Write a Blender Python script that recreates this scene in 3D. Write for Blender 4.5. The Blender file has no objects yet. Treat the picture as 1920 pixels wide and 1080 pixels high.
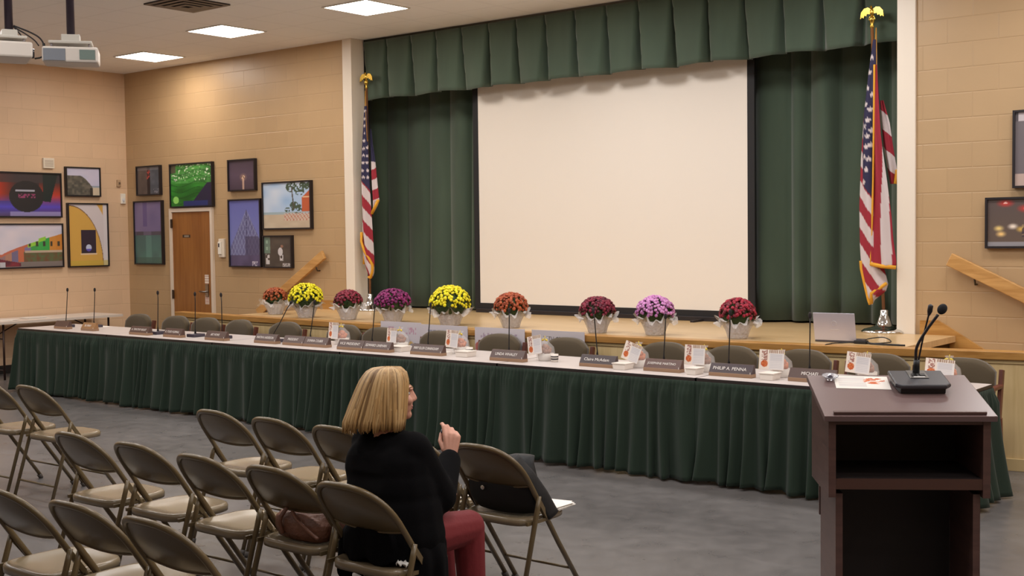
import bpy, bmesh, math, random
import numpy as np
from mathutils import Vector, Matrix
random.seed(7)
R_ = random.Random(11)
sc = bpy.context.scene
COL = sc.collection
def lin(r, g, b):
    f = lambda c: (c/255/12.92) if c/255 <= 0.04045 else ((c/255+0.055)/1.055)**2.4
    return (f(r), f(g), f(b), 1.0)

# ------------------------------------------------------------------ camera
cam_d = bpy.data.cameras.new('camera'); cam = bpy.data.objects.new('camera', cam_d); COL.objects.link(cam)
cam_d.sensor_width = 36.0; cam_d.lens = 2278.0/1920*36; cam_d.clip_start = 0.05; cam_d.clip_end = 100
def cam_rot(yaw, pitch, roll):
    fw = Vector((math.sin(yaw)*math.cos(pitch), math.cos(yaw)*math.cos(pitch), math.sin(pitch)))
    rt = Vector((math.cos(yaw), -math.sin(yaw), 0)); up = rt.cross(fw)
    r2 = math.cos(roll)*rt + math.sin(roll)*up; u2 = -math.sin(roll)*rt + math.cos(roll)*up
    return Matrix((r2, u2, -fw)).transposed().to_4x4()
cam.matrix_world = Matrix.Translation((0, 0, 1.76)) @ cam_rot(math.radians(-38.608), math.radians(-2.582), math.radians(-0.7193))
sc.camera = cam
# ------------------------------------------------------------------ view, world
sc.view_settings.view_transform = 'Standard'; sc.view_settings.look = 'None'
sc.view_settings.gamma = 1.0; sc.view_settings.use_curve_mapping = False
sc.view_settings.exposure = 0.12
w = bpy.data.worlds.new('world'); sc.world = w; w.use_nodes = True
w.node_tree.nodes['Background'].inputs[0].default_value = (0.9, 0.85, 0.8, 1); w.node_tree.nodes['Background'].inputs[1].default_value = 0.05
# ------------------------------------------------------------------ ceiling panel lamps (room lighting)
CEIL = 4.09
LAMP_W = 32.0
def lamp(x, y, k=1.0):
    d = bpy.data.lights.new('panel_lamp', 'AREA'); d.shape = 'SQUARE'; d.size = 0.58; d.energy = LAMP_W*k; d.color = (1.0, 0.975, 0.955)
    o = bpy.data.objects.new('panel_lamp', d); COL.objects.link(o); o.location = (x, y, CEIL-0.03); return o
for _x in (-6.75, -4.5, -2.25, 0.0, 2.3): lamp(_x, 8.85)
for _y, _k in ((6.0, 1.0), (3.2, 0.9), (0.2, 0.3)):
    for _x in (-13.4, -11.15, -8.95, -6.75, -4.5, -2.25, 0.0, 2.3): lamp(_x, _y, _k)

# ================================================================== materials
MATS = {}
def mat(name, rgb, rough=0.6, metal=0.0, spec=0.5, emis=None, estr=0.0, alpha=1.0, noise=None, bump=None, coat=0.0, trans=0.0, sheen=0.0):
    """noise=(scale, amount, stretch xyz) darkens/lightens; bump=(scale,strength,dist)"""
    if name in MATS: return MATS[name]
    m = bpy.data.materials.new(name); m.use_nodes = True; nt = m.node_tree; b = nt.nodes['Principled BSDF']
    c = lin(*rgb); b.inputs['Base Color'].default_value = c; b.inputs['Roughness'].default_value = rough; b.inputs['Metallic'].default_value = metal
    b.inputs['Specular IOR Level'].default_value = spec
    if coat: b.inputs['Coat Weight'].default_value = coat; b.inputs['Coat Roughness'].default_value = 0.15
    if trans: b.inputs['Transmission Weight'].default_value = trans; b.inputs['IOR'].default_value = 1.3
    if sheen: b.inputs['Sheen Weight'].default_value = sheen; b.inputs['Sheen Roughness'].default_value = 0.5
    if emis: b.inputs['Emission Color'].default_value = lin(*emis); b.inputs['Emission Strength'].default_value = estr
    if alpha < 1: b.inputs['Alpha'].default_value = alpha
    tc = None
    def coords(stretch):
        nonlocal tc
        if tc is None: tc = nt.nodes.new('ShaderNodeTexCoord')
        mp = nt.nodes.new('ShaderNodeMapping'); nt.links.new(tc.outputs['Object'], mp.inputs[0]); mp.inputs['Scale'].default_value = stretch; return mp
    if noise:
        sc_, amt, st = noise
        n = nt.nodes.new('ShaderNodeTexNoise'); n.inputs['Scale'].default_value = sc_; n.inputs['Detail'].default_value = 5
        nt.links.new(coords(st).outputs[0], n.inputs['Vector'])
        cr = nt.nodes.new('ShaderNodeMapRange'); cr.inputs['From Min'].default_value = 0.3; cr.inputs['From Max'].default_value = 0.7
        cr.inputs['To Min'].default_value = 1-amt; cr.inputs['To Max'].default_value = 1+amt
        nt.links.new(n.outputs[0], cr.inputs['Value'])
        mx = nt.nodes.new('ShaderNodeVectorMath'); mx.operation = 'SCALE'; mx.inputs[0].default_value = c[:3]
        nt.links.new(cr.outputs[0], mx.inputs['Scale']); nt.links.new(mx.outputs[0], b.inputs['Base Color'])
    if bump:
        n2 = nt.nodes.new('ShaderNodeTexNoise'); n2.inputs['Scale'].default_value = bump[0]; n2.inputs['Detail'].default_value = 3
        nt.links.new(coords((1, 1, 1)).outputs[0], n2.inputs['Vector'])
        bp = nt.nodes.new('ShaderNodeBump'); bp.inputs['Strength'].default_value = bump[1]; bp.inputs['Distance'].default_value = bump[2]
        nt.links.new(n2.outputs[0], bp.inputs['Height']); nt.links.new(bp.outputs[0], b.inputs['Normal'])
    MATS[name] = m; return m

def block_wall(name, rgb, axis, rough=0.42):
    """painted concrete block, 8x16 inch courses; axis = the horizontal world axis of the wall"""
    m = mat(name, rgb, rough, bump=None); nt = m.node_tree; b = nt.nodes['Principled BSDF']
    tc = nt.nodes.new('ShaderNodeTexCoord'); sp = nt.nodes.new('ShaderNodeSeparateXYZ'); cb = nt.nodes.new('ShaderNodeCombineXYZ')
    nt.links.new(tc.outputs['Object'], sp.inputs[0]); nt.links.new(sp.outputs['X' if axis == 'X' else 'Y'], cb.inputs[0]); nt.links.new(sp.outputs['Z'], cb.inputs[1])
    br = nt.nodes.new('ShaderNodeTexBrick'); nt.links.new(cb.outputs[0], br.inputs['Vector'])
    br.inputs['Scale'].default_value = 1.0; br.inputs['Brick Width'].default_value = 0.41; br.inputs['Row Height'].default_value = 0.205
    br.inputs['Mortar Size'].default_value = 0.007; br.inputs['Mortar Smooth'].default_value = 0.6
    br.inputs['Color1'].default_value = (1, 1, 1, 1); br.inputs['Color2'].default_value = (0.955, 0.955, 0.955, 1); br.inputs['Mortar'].default_value = (0.94, 0.94, 0.94, 1)
    ns = nt.nodes.new('ShaderNodeTexNoise'); ns.inputs['Scale'].default_value = 2.5; nt.links.new(tc.outputs['Object'], ns.inputs['Vector'])
    mr = nt.nodes.new('ShaderNodeMapRange'); mr.inputs['To Min'].default_value = 0.94; mr.inputs['To Max'].default_value = 1.05; nt.links.new(ns.outputs[0], mr.inputs['Value'])
    v1 = nt.nodes.new('ShaderNodeVectorMath'); v1.operation = 'SCALE'; nt.links.new(br.outputs['Color'], v1.inputs[0]); nt.links.new(mr.outputs[0], v1.inputs['Scale'])
    v2 = nt.nodes.new('ShaderNodeVectorMath'); v2.operation = 'MULTIPLY'; v2.inputs[1].default_value = lin(*rgb)[:3]; nt.links.new(v1.outputs[0], v2.inputs[0])
    nt.links.new(v2.outputs[0], b.inputs['Base Color'])
    n2 = nt.nodes.new('ShaderNodeTexNoise'); n2.inputs['Scale'].default_value = 38; n2.inputs['Detail'].default_value = 4; nt.links.new(tc.outputs['Object'], n2.inputs['Vector'])
    m1 = nt.nodes.new('ShaderNodeMath'); m1.operation = 'MULTIPLY_ADD'; m1.inputs[1].default_value = -1.0
    nt.links.new(br.outputs['Fac'], m1.inputs[0])
    m0 = nt.nodes.new('ShaderNodeMath'); m0.operation = 'MULTIPLY'; m0.inputs[1].default_value = 0.25; nt.links.new(n2.outputs[0], m0.inputs[0]); nt.links.new(m0.outputs[0], m1.inputs[2])
    bp = nt.nodes.new('ShaderNodeBump'); bp.inputs['Strength'].default_value = 0.45; bp.inputs['Distance'].default_value = 0.004
    nt.links.new(m1.outputs[0], bp.inputs['Height']); nt.links.new(bp.outputs[0], b.inputs['Normal'])
    return m

def floor_mat():
    m = mat('polished_grey_floor', (122, 116, 112), 0.32); nt = m.node_tree; b = nt.nodes['Principled BSDF']
    tc = nt.nodes.new('ShaderNodeTexCoord')
    n1 = nt.nodes.new('ShaderNodeTexNoise'); n1.inputs['Scale'].default_value = 0.9; n1.inputs['Detail'].default_value = 4
    n2 = nt.nodes.new('ShaderNodeTexNoise'); n2.inputs['Scale'].default_value = 7; n2.inputs['Detail'].default_value = 3; n2.inputs['Distortion'].default_value = .2
    for n in (n1, n2): nt.links.new(tc.outputs['Object'], n.inputs['Vector'])
    r1 = nt.nodes.new('ShaderNodeMapRange'); r1.inputs['From Min'].default_value = .35; r1.inputs['From Max'].default_value = .65; r1.inputs['To Min'].default_value = .82; r1.inputs['To Max'].default_value = 1.12; nt.links.new(n1.outputs[0], r1.inputs['Value'])
    r2 = nt.nodes.new('ShaderNodeMapRange'); r2.inputs['From Min'].default_value = .3; r2.inputs['From Max'].default_value = .7; r2.inputs['To Min'].default_value = .9; r2.inputs['To Max'].default_value = 1.08; nt.links.new(n2.outputs[0], r2.inputs['Value'])
    ml = nt.nodes.new('ShaderNodeMath'); ml.operation = 'MULTIPLY'; nt.links.new(r1.outputs[0], ml.inputs[0]); nt.links.new(r2.outputs[0], ml.inputs[1])
    v = nt.nodes.new('ShaderNodeVectorMath'); v.operation = 'SCALE'; v.inputs[0].default_value = lin(102, 98, 97)[:3]; nt.links.new(ml.outputs[0], v.inputs['Scale']); nt.links.new(v.outputs[0], b.inputs['Base Color'])
    r3 = nt.nodes.new('ShaderNodeMapRange'); r3.inputs['To Min'].default_value = .2; r3.inputs['To Max'].default_value = .42; nt.links.new(n2.outputs[0], r3.inputs['Value']); nt.links.new(r3.outputs[0], b.inputs['Roughness'])
    return m

def ceiling_mat():
    m = mat('ceiling_tile', (246, 244, 243), 0.9); nt = m.node_tree; b = nt.nodes['Principled BSDF']
    tc = nt.nodes.new('ShaderNodeTexCoord'); br = nt.nodes.new('ShaderNodeTexBrick'); nt.links.new(tc.outputs['Object'], br.inputs['Vector'])
    br.offset = 0.0; br.inputs['Scale'].default_value = 1; br.inputs['Brick Width'].default_value = 0.61; br.inputs['Row Height'].default_value = 0.61
    br.inputs['Mortar Size'].default_value = 0.012; c = lin(246, 244, 243); br.inputs['Color1'].default_value = c; br.inputs['Color2'].default_value = c
    br.inputs['Mortar'].default_value = tuple(x*0.93 for x in c[:3])+(1,)
    nt.links.new(br.outputs['Color'], b.inputs['Base Color']); return m

def wood_mat(name, c1, c2, rough=0.35, scale=(1.2, 14, 14)):
    m = mat(name, c1, rough); nt = m.node_tree; b = nt.nodes['Principled BSDF']
    tc = nt.nodes.new('ShaderNodeTexCoord'); mp = nt.nodes.new('ShaderNodeMapping'); mp.inputs['Scale'].default_value = scale; nt.links.new(tc.outputs['Object'], mp.inputs[0])
    n = nt.nodes.new('ShaderNodeTexNoise'); n.inputs['Scale'].default_value = 2.0; n.inputs['Detail'].default_value = 6; n.inputs['Distortion'].default_value = 0.6; nt.links.new(mp.outputs[0], n.inputs['Vector'])
    cr = nt.nodes.new('ShaderNodeValToRGB'); cr.color_ramp.elements[0].position = .3; cr.color_ramp.elements[0].color = lin(*c2); cr.color_ramp.elements[1].position = .68; cr.color_ramp.elements[1].color = lin(*c1)
    nt.links.new(n.outputs[0], cr.inputs[0]); nt.links.new(cr.outputs[0], b.inputs['Base Color']); return m

def paint_mat(name='printed_surface', rough=0.35):
    if name in MATS: return MATS[name]
    m = bpy.data.materials.new(name); m.use_nodes = True; nt = m.node_tree; b = nt.nodes['Principled BSDF']
    a = nt.nodes.new('ShaderNodeVertexColor'); a.layer_name = 'paint'; nt.links.new(a.outputs[0], b.inputs['Base Color']); b.inputs['Roughness'].default_value = rough
    MATS[name] = m; return m

# ================================================================== mesh builder
class MB:
    def __init__(s): s.v = []; s.f = []; s.m = []; s.s = []; s.c = None
    def add(s, vs, fs, mi=0, sm=False):
        o = len(s.v); s.v += [tuple(p) for p in vs]
        for f in fs: s.f.append(tuple(i+o for i in f)); s.m.append(mi); s.s.append(sm)
        return s
    def box(s, a, b, mi=0, M=None):
        x0, y0, z0 = a; x1, y1, z1 = b
        vs = [(x0,y0,z0),(x1,y0,z0),(x1,y1,z0),(x0,y1,z0),(x0,y0,z1),(x1,y0,z1),(x1,y1,z1),(x0,y1,z1)]
        if M: vs = [tuple(M @ Vector(p)) for p in vs]
        return s.add(vs, [(0,3,2,1),(4,5,6,7),(0,1,5,4),(1,2,6,5),(2,3,7,6),(3,0,4,7)], mi)
    def beam(s, p, q, wx, wy, mi=0, up=(0,0,1)):
        """rectangular bar from p to q, wx along the side, wy along up"""
        p = Vector(p); q = Vector(q); d = (q-p).normalized(); sd = d.cross(Vector(up)).normalized(); u = sd.cross(d)
        vs = []
        for c in (p, q):
            for a, b in ((-1,-1),(1,-1),(1,1),(-1,1)): vs.append(c+sd*a*wx/2+u*b*wy/2)
        return s.add(vs, [(0,1,2,3),(7,6,5,4),(0,4,5,1),(1,5,6,2),(2,6,7,3),(3,7,4,0)], mi)
    def tube(s, pts, r, n=8, mi=0, cap=True, closed=False):
        pts = [Vector(p) for p in pts]; k = len(pts); rs = r if isinstance(r, (list, tuple)) else [r]*k
        vs = []; ref = None
        for i, p in enumerate(pts):
            if closed: d = pts[(i+1) % k]-pts[i-1]
            else: d = pts[min(i+1, k-1)]-pts[max(i-1, 0)]
            d = d.normalized() if d.length > 1e-9 else Vector((0,0,1))
            if ref is None: ref = Vector((0,0,1)) if abs(d.z) < .9 else Vector((1,0,0))
            a = d.cross(ref).normalized(); b = a.cross(d).normalized(); ref = b
            for j in range(n):
                t = 2*math.pi*j/n; vs.append(p+a*math.cos(t)*rs[i]+b*math.sin(t)*rs[i])
        fs = []
        for i in range(k if closed else k-1):
            i2 = (i+1) % k
            for j in range(n): fs.append((i*n+j, i*n+(j+1) % n, i2*n+(j+1) % n, i2*n+j))
        if cap and not closed:
            fs.append(tuple(range(n))[::-1]); fs.append(tuple((k-1)*n+j for j in range(n)))
        return s.add(vs, fs, mi, True)
    def lathe(s, prof, n=20, c=(0,0,0), mi=0, cap=True, sx=1, sy=1):
        vs = []
        for r, z in prof:
            for j in range(n): t = 2*math.pi*j/n; vs.append((c[0]+r*math.cos(t)*sx, c[1]+r*math.sin(t)*sy, c[2]+z))
        fs = []
        for i in range(len(prof)-1):
            for j in range(n): fs.append((i*n+j, i*n+(j+1) % n, (i+1)*n+(j+1) % n, (i+1)*n+j))
        if cap: fs.append(tuple(range(n))[::-1]); fs.append(tuple((len(prof)-1)*n+j for j in range(n)))
        return s.add(vs, fs, mi, True)
    def ell(s, c, r, n=10, k=7, mi=0, M=None):
        vs = []; fs = []
        rx, ry, rz = (r, r, r) if not isinstance(r, (tuple, list)) else r
        for i in range(1, k):
            a = math.pi*i/k
            for j in range(n): t = 2*math.pi*j/n; vs.append(Vector((rx*math.sin(a)*math.cos(t), ry*math.sin(a)*math.sin(t), rz*math.cos(a))))
        vs += [Vector((0,0,rz)), Vector((0,0,-rz))]
        if M is not None: vs = [M @ p for p in vs]
        vs = [p+Vector(c) for p in vs]
        for i in range(k-2):
            for j in range(n): fs.append((i*n+j, (i+1)*n+j, (i+1)*n+(j+1) % n, i*n+(j+1) % n))
        T = (k-1)*n
        for j in range(n): fs.append((T, j, (j+1) % n)); fs.append((T+1, (k-2)*n+(j+1) % n, (k-2)*n+j))
        return s.add(vs, fs, mi, True)
    def cap2(s, p, q, r1, r2, n=12):
        """tapered capsule: overlapping closed solids for voxel union"""
        p = Vector(p); q = Vector(q); L = (q-p).length; k = max(2, int(L/(0.35*min(r1, r2)))+1)
        s.tube([p.lerp(q, i/4) for i in range(5)], [r1+(r2-r1)*i/4 for i in range(5)], n)
        s.ell(p, r1, n, 8); s.ell(q, r2, n, 8); return s
    def grid(s, nu, nv, fn, mi=0, sm=True, flip=False):
        vs = [fn(i/nu, j/nv) for j in range(nv+1) for i in range(nu+1)]; fs = []
        for j in range(nv):
            for i in range(nu):
                a = j*(nu+1)+i; f = (a, a+1, a+nu+2, a+nu+1); fs.append(f[::-1] if flip else f)
        return s.add(vs, fs, mi, sm)
    def prism(s, poly, y0, y1, mi=0, plane='XZ'):
        """extrude polygon; plane XZ -> along y"""
        n = len(poly); mk = (lambda p, d: (p[0], d, p[1])) if plane == 'XZ' else ((lambda p, d: (d, p[0], p[1])) if plane == 'YZ' else (lambda p, d: (p[0], p[1], d)))
        vs = [mk(p, y0) for p in poly]+[mk(p, y1) for p in poly]
        fs = [tuple(range(n)), tuple(range(n, 2*n))[::-1]]+[(i, i+n, (i+1) % n+n, (i+1) % n) for i in range(n)]
        return s.add(vs, fs, mi)
    def build(s, name, mats, parent=None, loc=None, rotz=0.0, bevel=0.0, solid=0.0, colors=None, kind=None, label=None):
        me = bpy.data.meshes.new(name); me.from_pydata([tuple(p) for p in s.v], [], s.f)
        if not isinstance(mats, (list, tuple)): mats = [mats]
        for m in mats: me.materials.append(m)
        me.polygons.foreach_set('material_index', s.m); me.polygons.foreach_set('use_smooth', s.s)
        if colors is not None:
            ca = me.color_attributes.new('paint', 'FLOAT_COLOR', 'POINT'); ca.data.foreach_set('color', [x for c in colors for x in c])
        me.update()
        if not any(s.s) or bevel:
            bm = bmesh.new(); bm.from_mesh(me); bmesh.ops.recalc_face_normals(bm, faces=bm.faces); bm.to_mesh(me); bm.free()
        o = bpy.data.objects.new(name, me); COL.objects.link(o)
        if parent: o.parent = parent
        if loc: o.location = loc
        if rotz: o.rotation_euler = (0, 0, rotz)
        if bevel:
            md = o.modifiers.new('bevel', 'BEVEL'); md.width = bevel; md.segments = 2; md.limit_method = 'ANGLE'; md.angle_limit = math.radians(50)
        if solid:
            md = o.modifiers.new('solid', 'SOLIDIFY'); md.thickness = solid; md.offset = 0
        if kind: o['kind'] = kind
        if label: o['label'] = label
        return o

def thing(name, label, cat, loc=(0,0,0), rotz=0.0, group=None, tilt=None):
    o = bpy.data.objects.new(name, None); COL.objects.link(o); o.empty_display_size = 0.1
    o.location = loc; o.rotation_euler = (0, 0, rotz) if tilt is None else (tilt[0], tilt[1], rotz)
    o['label'] = label; o['category'] = cat
    if group: o['group'] = group
    return o
def tag(o, label, cat, group=None, kind=None):
    o['label'] = label; o['category'] = cat
    if group: o['group'] = group
    if kind: o['kind'] = kind
    return o
def struct(name, mb, m, **k):
    o = mb.build(name, m, **k); o['kind'] = 'structure'; return o
def copy_tree(o, parent=None):
    c = o.copy(); COL.objects.link(c)
    if parent is not None: c.parent = parent
    for ch in [x for x in o.children]: copy_tree(ch, c)
    return c
def place(proto, used, loc, rotz, label, group=None):
    o = proto if not used[0] else copy_tree(proto); used[0] = True
    o.location = loc; o.rotation_euler = (0, 0, rotz); o['label'] = label
    if group: o['group'] = group
    return o
FONT = None
def lettering(text, height, width, m, parent, at, extrude=0.0008, name='lettering', rot=(math.pi/2, 0, 0), thick=0.0):
    cu = bpy.data.curves.new('txt', 'FONT'); cu.body = text; cu.size = 1.0; cu.align_x = 'CENTER'; cu.align_y = 'CENTER'; cu.extrude = 0.0; cu.resolution_u = 2; cu.offset = thick
    o = bpy.data.objects.new('txt', cu); COL.objects.link(o); dg = bpy.context.evaluated_depsgraph_get(); dg.update()
    me = bpy.data.meshes.new_from_object(o.evaluated_get(dg)); bpy.data.objects.remove(o); bpy.data.curves.remove(cu)
    xs = [v.co.x for v in me.vertices]; ys = [v.co.y for v in me.vertices]
    if not xs: return None
    sx = width/(max(xs)-min(xs)); sy = height/(max(ys)-min(ys)); cx = (max(xs)+min(xs))/2; cy = (max(ys)+min(ys))/2
    for v in me.vertices: v.co = ((v.co.x-cx)*sx, (v.co.y-cy)*sy, 0)
    me.materials.clear(); me.materials.append(m)
    q = bpy.data.objects.new(name, me); COL.objects.link(q); q.parent = parent; q.location = at; q.rotation_euler = rot
    if extrude: md = q.modifiers.new('s', 'SOLIDIFY'); md.thickness = extrude; md.offset = 0
    return q

def painted_panel(name, W, H, nx, nz, fn, parent, at=(0,0,0), rough=0.35, m=None, rotx=0.0, rotz=0.0, roty=0.0, label=None):
    """flat printed sheet facing local -Y, lower-left at x=-W/2,z=0; fn(u,v)->(r,g,b) in 0..255"""
    mb = MB(); cols = []
    mb.grid(nx, nz, lambda u, v: (-W/2+W*u, 0, H*v))
    for j in range(nz+1):
        for i in range(nx+1): cols.append(lin(*[max(0, min(255, q)) for q in fn(i/nx, j/nz)]))
    o = mb.build(name, m or paint_mat(rough=rough), parent, colors=cols, label=label); o.location = at; o.rotation_euler = (rotx, roty, rotz)
    return o
def hsh(x, y, k=0):
    t = math.sin(x*127.1+y*311.7+k*74.7)*43758.5453; return t-math.floor(t)
def vn(x, y, k=0):
    xi, yi = math.floor(x), math.floor(y); fx, fy = x-xi, y-yi; fx = fx*fx*(3-2*fx); fy = fy*fy*(3-2*fy)
    a = hsh(xi, yi, k)*(1-fx)+hsh(xi+1, yi, k)*fx; b = hsh(xi, yi+1, k)*(1-fx)+hsh(xi+1, yi+1, k)*fx
    return a*(1-fy)+b*fy
def mixc(a, b, t):
    t = max(0, min(1, t)); return tuple(a[i]*(1-t)+b[i]*t for i in range(3))
PI = math.pi
# ================================================================== room shell
LX, BY = -15.14, 10.18           # left wall, stage wall planes
RX, FY = 4.2, -5.0
OX0, OX1 = -10.505, -3.903       # stage opening
SZ = 0.862                       # stage floor
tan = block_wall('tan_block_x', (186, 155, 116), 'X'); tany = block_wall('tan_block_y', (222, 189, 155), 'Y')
white_trim = mat('white_painted_trim', (232, 220, 204), 0.4); black_base = mat('black_vinyl_base', (28, 25, 26), 0.5)
fl = MB().box((LX-.2, FY-.2, -.1), (RX+.2, BY+.2, 0)); struct('floor', fl, floor_mat())
ce = MB().box((LX-.2, FY-.2, CEIL), (RX+.2, BY+.2, CEIL+.1)); struct('ceiling', ce, ceiling_mat())
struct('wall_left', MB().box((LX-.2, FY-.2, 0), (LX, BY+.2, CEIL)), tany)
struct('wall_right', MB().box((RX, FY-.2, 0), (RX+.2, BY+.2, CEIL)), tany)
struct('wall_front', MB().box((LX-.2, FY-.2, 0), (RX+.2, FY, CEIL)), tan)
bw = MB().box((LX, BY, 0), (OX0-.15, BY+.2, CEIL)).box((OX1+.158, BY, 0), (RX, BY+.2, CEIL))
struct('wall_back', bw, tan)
struct('baseboard_left', MB().box((LX, FY, 0), (LX+.008, BY, .11)), black_base)
struct('baseboard_back', MB().box((LX, BY-.008, 0), (-14.13, BY, .11)).box((-13.187, BY-.008, 0), (-12.5, BY, .11)), black_base)
# proscenium columns (white)
struct('trim_1', MB().box((OX0-.15, BY-.025, 0), (OX0, BY+.19, CEIL)), white_trim, bevel=.004)
struct('trim_2', MB().box((OX1, BY-.025, 0), (OX1+.158, BY+.19, CEIL)), white_trim, bevel=.004)
# stage house behind the curtains
dark_wall = mat('stage_house_dark', (46, 44, 42), 0.8)
sh = MB().box((OX0-.9, 12.9, 0), (OX1+.9, 13.0, CEIL+.1)).box((OX0-1.0, BY+.2, 0), (OX0-.9, 13.0, CEIL+.1)).box((OX1+.9, BY+.2, 0), (OX1+1.0, 13.0, CEIL+.1))
struct('wall_stage', sh, dark_wall)
struct('ceiling_stage', MB().box((OX0-1.0, BY+.2, CEIL), (OX1+1.0, 13.0, CEIL+.1)), mat('stage_soffit', (150, 140, 128), .8))

# ------------------------------------------------------------------ stage floor, bowed apron front
_px = np.array([-12.35, -10.6, -8.7, -7.4, -6.2, -5.1, -3.8, -2.56, -1.5]); _py = np.array([8.93, 8.83, 8.70, 8.68, 8.69, 8.75, 8.87, 9.07, 9.28])
_pf = np.polyfit(_px+7, _py, 3)
def lipy(x): return float(np.polyval(_pf, x+7))
oak_top = wood_mat('stage_maple_floor', (216, 184, 138), (196, 162, 114), 0.28, (1.0, 16, 1)); oak = wood_mat('oak_trim', (190, 142, 78), (160, 112, 54), 0.35, (1.2, 12, 12))
oak_light = wood_mat('oak_trim_light', (208, 160, 98), (180, 132, 74), 0.35, (1.5, 14, 14))
facade_m = wood_mat('facade_panel', (222, 196, 146), (202, 174, 122), 0.5, (9, 9, .7)); facade_trim = mat('facade_cream_trim', (206, 182, 134), 0.4)
XL, XR = -12.33, 1.5
SX0, SX1 = -11.2, -3.40           # raised floor ends where side stairs begin
N = 90
def strip(z0, z1, off_f, off_b, xa, xb, top=True):
    mb = MB(); xs = [xa+(xb-xa)*i/N for i in range(N+1)]
    vs = []
    for x in xs: y = lipy(x); vs += [(x, y-off_f, z0), (x, y-off_f, z1), (x, y+off_b, z1), (x, y+off_b, z0)]
    fs = []
    for i in range(N):
        a = 4*i; b = 4*(i+1)
        for j in range(4): fs.append((a+j, a+(j+1) % 4, b+(j+1) % 4, b+j))
    fs += [(3,2,1,0), tuple(4*N+k for k in (0,1,2,3))]
    return mb.add(vs, fs)
sf = MB(); xs = [SX0+(SX1-SX0)*i/60 for i in range(61)]
vs = []
for x in xs:
    back = 12.9
    vs += [(x, lipy(x)+.10, SZ-.05), (x, lipy(x)+.10, SZ), (x, BY-.03, SZ), (x, BY-.03, SZ-.05)]
fs = []
for i in range(60):
    a = 4*i; b = a+4
    for j in range(4): fs.append((a+j, b+j, b+(j+1) % 4, a+(j+1) % 4))
fs += [(0,1,2,3), (243,242,241,240)]
sf.add(vs, fs); sf.box((OX0+.002, BY-.03, SZ-.05), (OX1-.002, 12.9, SZ))
struct('floor_stage', sf, oak_top)
struct('trim_3', strip(SZ-.058, SZ+.002, .035, .10, XL, XR), oak, bevel=.006)          # oak nosing on the apron
struct('trim_4', strip(SZ-.085, SZ-.058, .012, .03, XL, XR), facade_trim)
struct('wall_apron', strip(0, SZ-.05, 0, .06, XL, XR), facade_m)
struct('baseboard_apron', strip(0, .09, .014, 0, XL, XR), facade_trim, bevel=.003)
# side stairs behind the apron
def stairs(x0, sgn, name):
    mb = MB()
    for k in range(1, 5):
        z = SZ-k*.172; xa = x0+sgn*(k-1)*.29; xb = x0+sgn*k*.29
        mb.box((min(xa, xb), max(lipy(xa), lipy(xb))+.062, 0), (max(xa, xb), BY-.03, z))
    struct(name, mb, oak_light, bevel=.004)
stairs(SX1+.001, 1, 'floor_steps_right'); stairs(SX0-.001, -1, 'floor_steps_left')
rz = MB().prism([(-3.70, .80), (-3.45, .80), (-3.45, .927), (-3.553, .988), (-3.70, .98)], BY-.03, BY).prism([(-3.45, .927), (-3.45, .58), (-2.5, 0), (-2.1, 0), (-2.1, .115)], BY-.03, BY)
struct('trim_5', rz, oak)                                                        # oak stringer against wall, right
lz = MB().prism([(-10.75, .80), (-10.75, .97), (-11.1, .97), (-11.24, .88), (-11.24, .80)], BY-.03, BY).prism([(-11.24, .88), (-12.55, .08), (-12.55, 0), (-12.2, 0), (-11.24, .56)], BY-.03, BY)
struct('trim_6', lz, oak)
# ------------------------------------------------------------------ handrails
def handrail(a, b, label):
    t = thing('handrail', label, 'handrail', a, 0, None)
    d = Vector(b)-Vector(a)
    MB().beam((0, -.07, 0), (d.x, -.07, d.z), .04, .11).build('rail', oak_light, t, bevel=.006)
    for k in (.12, .5, .88):
        p = d*k; MB().tube([(p.x, 0, p.z-.11), (p.x, -.045, p.z-.11), (p.x, -.07, p.z-.052)], .008, 8).build('bracket', mat('bracket_steel', (90, 85, 78), .4, 1), t)
handrail((-12.24, BY, .78), (-10.99, BY, 1.53), 'oak handrail on tan wall rising behind the orange and yellow flowers to the left column')
handrail((-3.44, BY, 1.50), (-1.75, BY, .68), 'oak handrail on tan wall running down to the right from beside the right column')

# ------------------------------------------------------------------ door in the stage wall
door_wood = wood_mat('door_birch', (158, 104, 52), (136, 84, 38), 0.35, (8, 8, .6))
dr = MB().box((-14.07, BY-.02, 0.005), (-13.235, BY-.001, 2.10)).build('door_1', door_wood); dr['kind'] = 'structure'
fr = MB().box((-14.125, BY-.035, 0), (-14.07, BY, 2.155)).box((-13.235, BY-.035, 0), (-13.187, BY, 2.155)).box((-14.07, BY-.035, 2.105), (-13.235, BY, 2.155))
fo = fr.build('door_frame', mat('door_frame_cream', (222, 206, 188), .4), dr)
steel = mat('brushed_steel', (150, 145, 140), .3, 1)
for z in (1.95, .98, .25): MB().box((-14.085, BY-.045, z-.06), (-14.055, BY-.03, z+.06)).build('hinge', mat('hinge_bronze', (84, 74, 66), .4, .8), dr)
MB().tube([(-13.33, BY-.02, 1.03), (-13.33, BY-.07, 1.03)], .012).tube([(-13.33, BY-.07, 1.03), (-13.43, BY-.075, 1.03)], .011).lathe([(.03, 0), (.03, .01)], 16, (-13.33, BY-.03, 1.03)).build('door_handle', steel, dr)
MB().box((-13.36, BY-.035, .96), (-13.30, BY-.02, 1.13)).build('lock_plate', steel, dr)
painted_panel('room_plate', .17, .04, 40, 10, lambda u, v: (60, 45, 38) if abs(u-.5) > .3 else ((190, 180, 165) if (int(u*30) % 3 and .25 < v < .8) else (90, 70, 55)), dr, (-13.76, BY-.022, 1.755))
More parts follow.
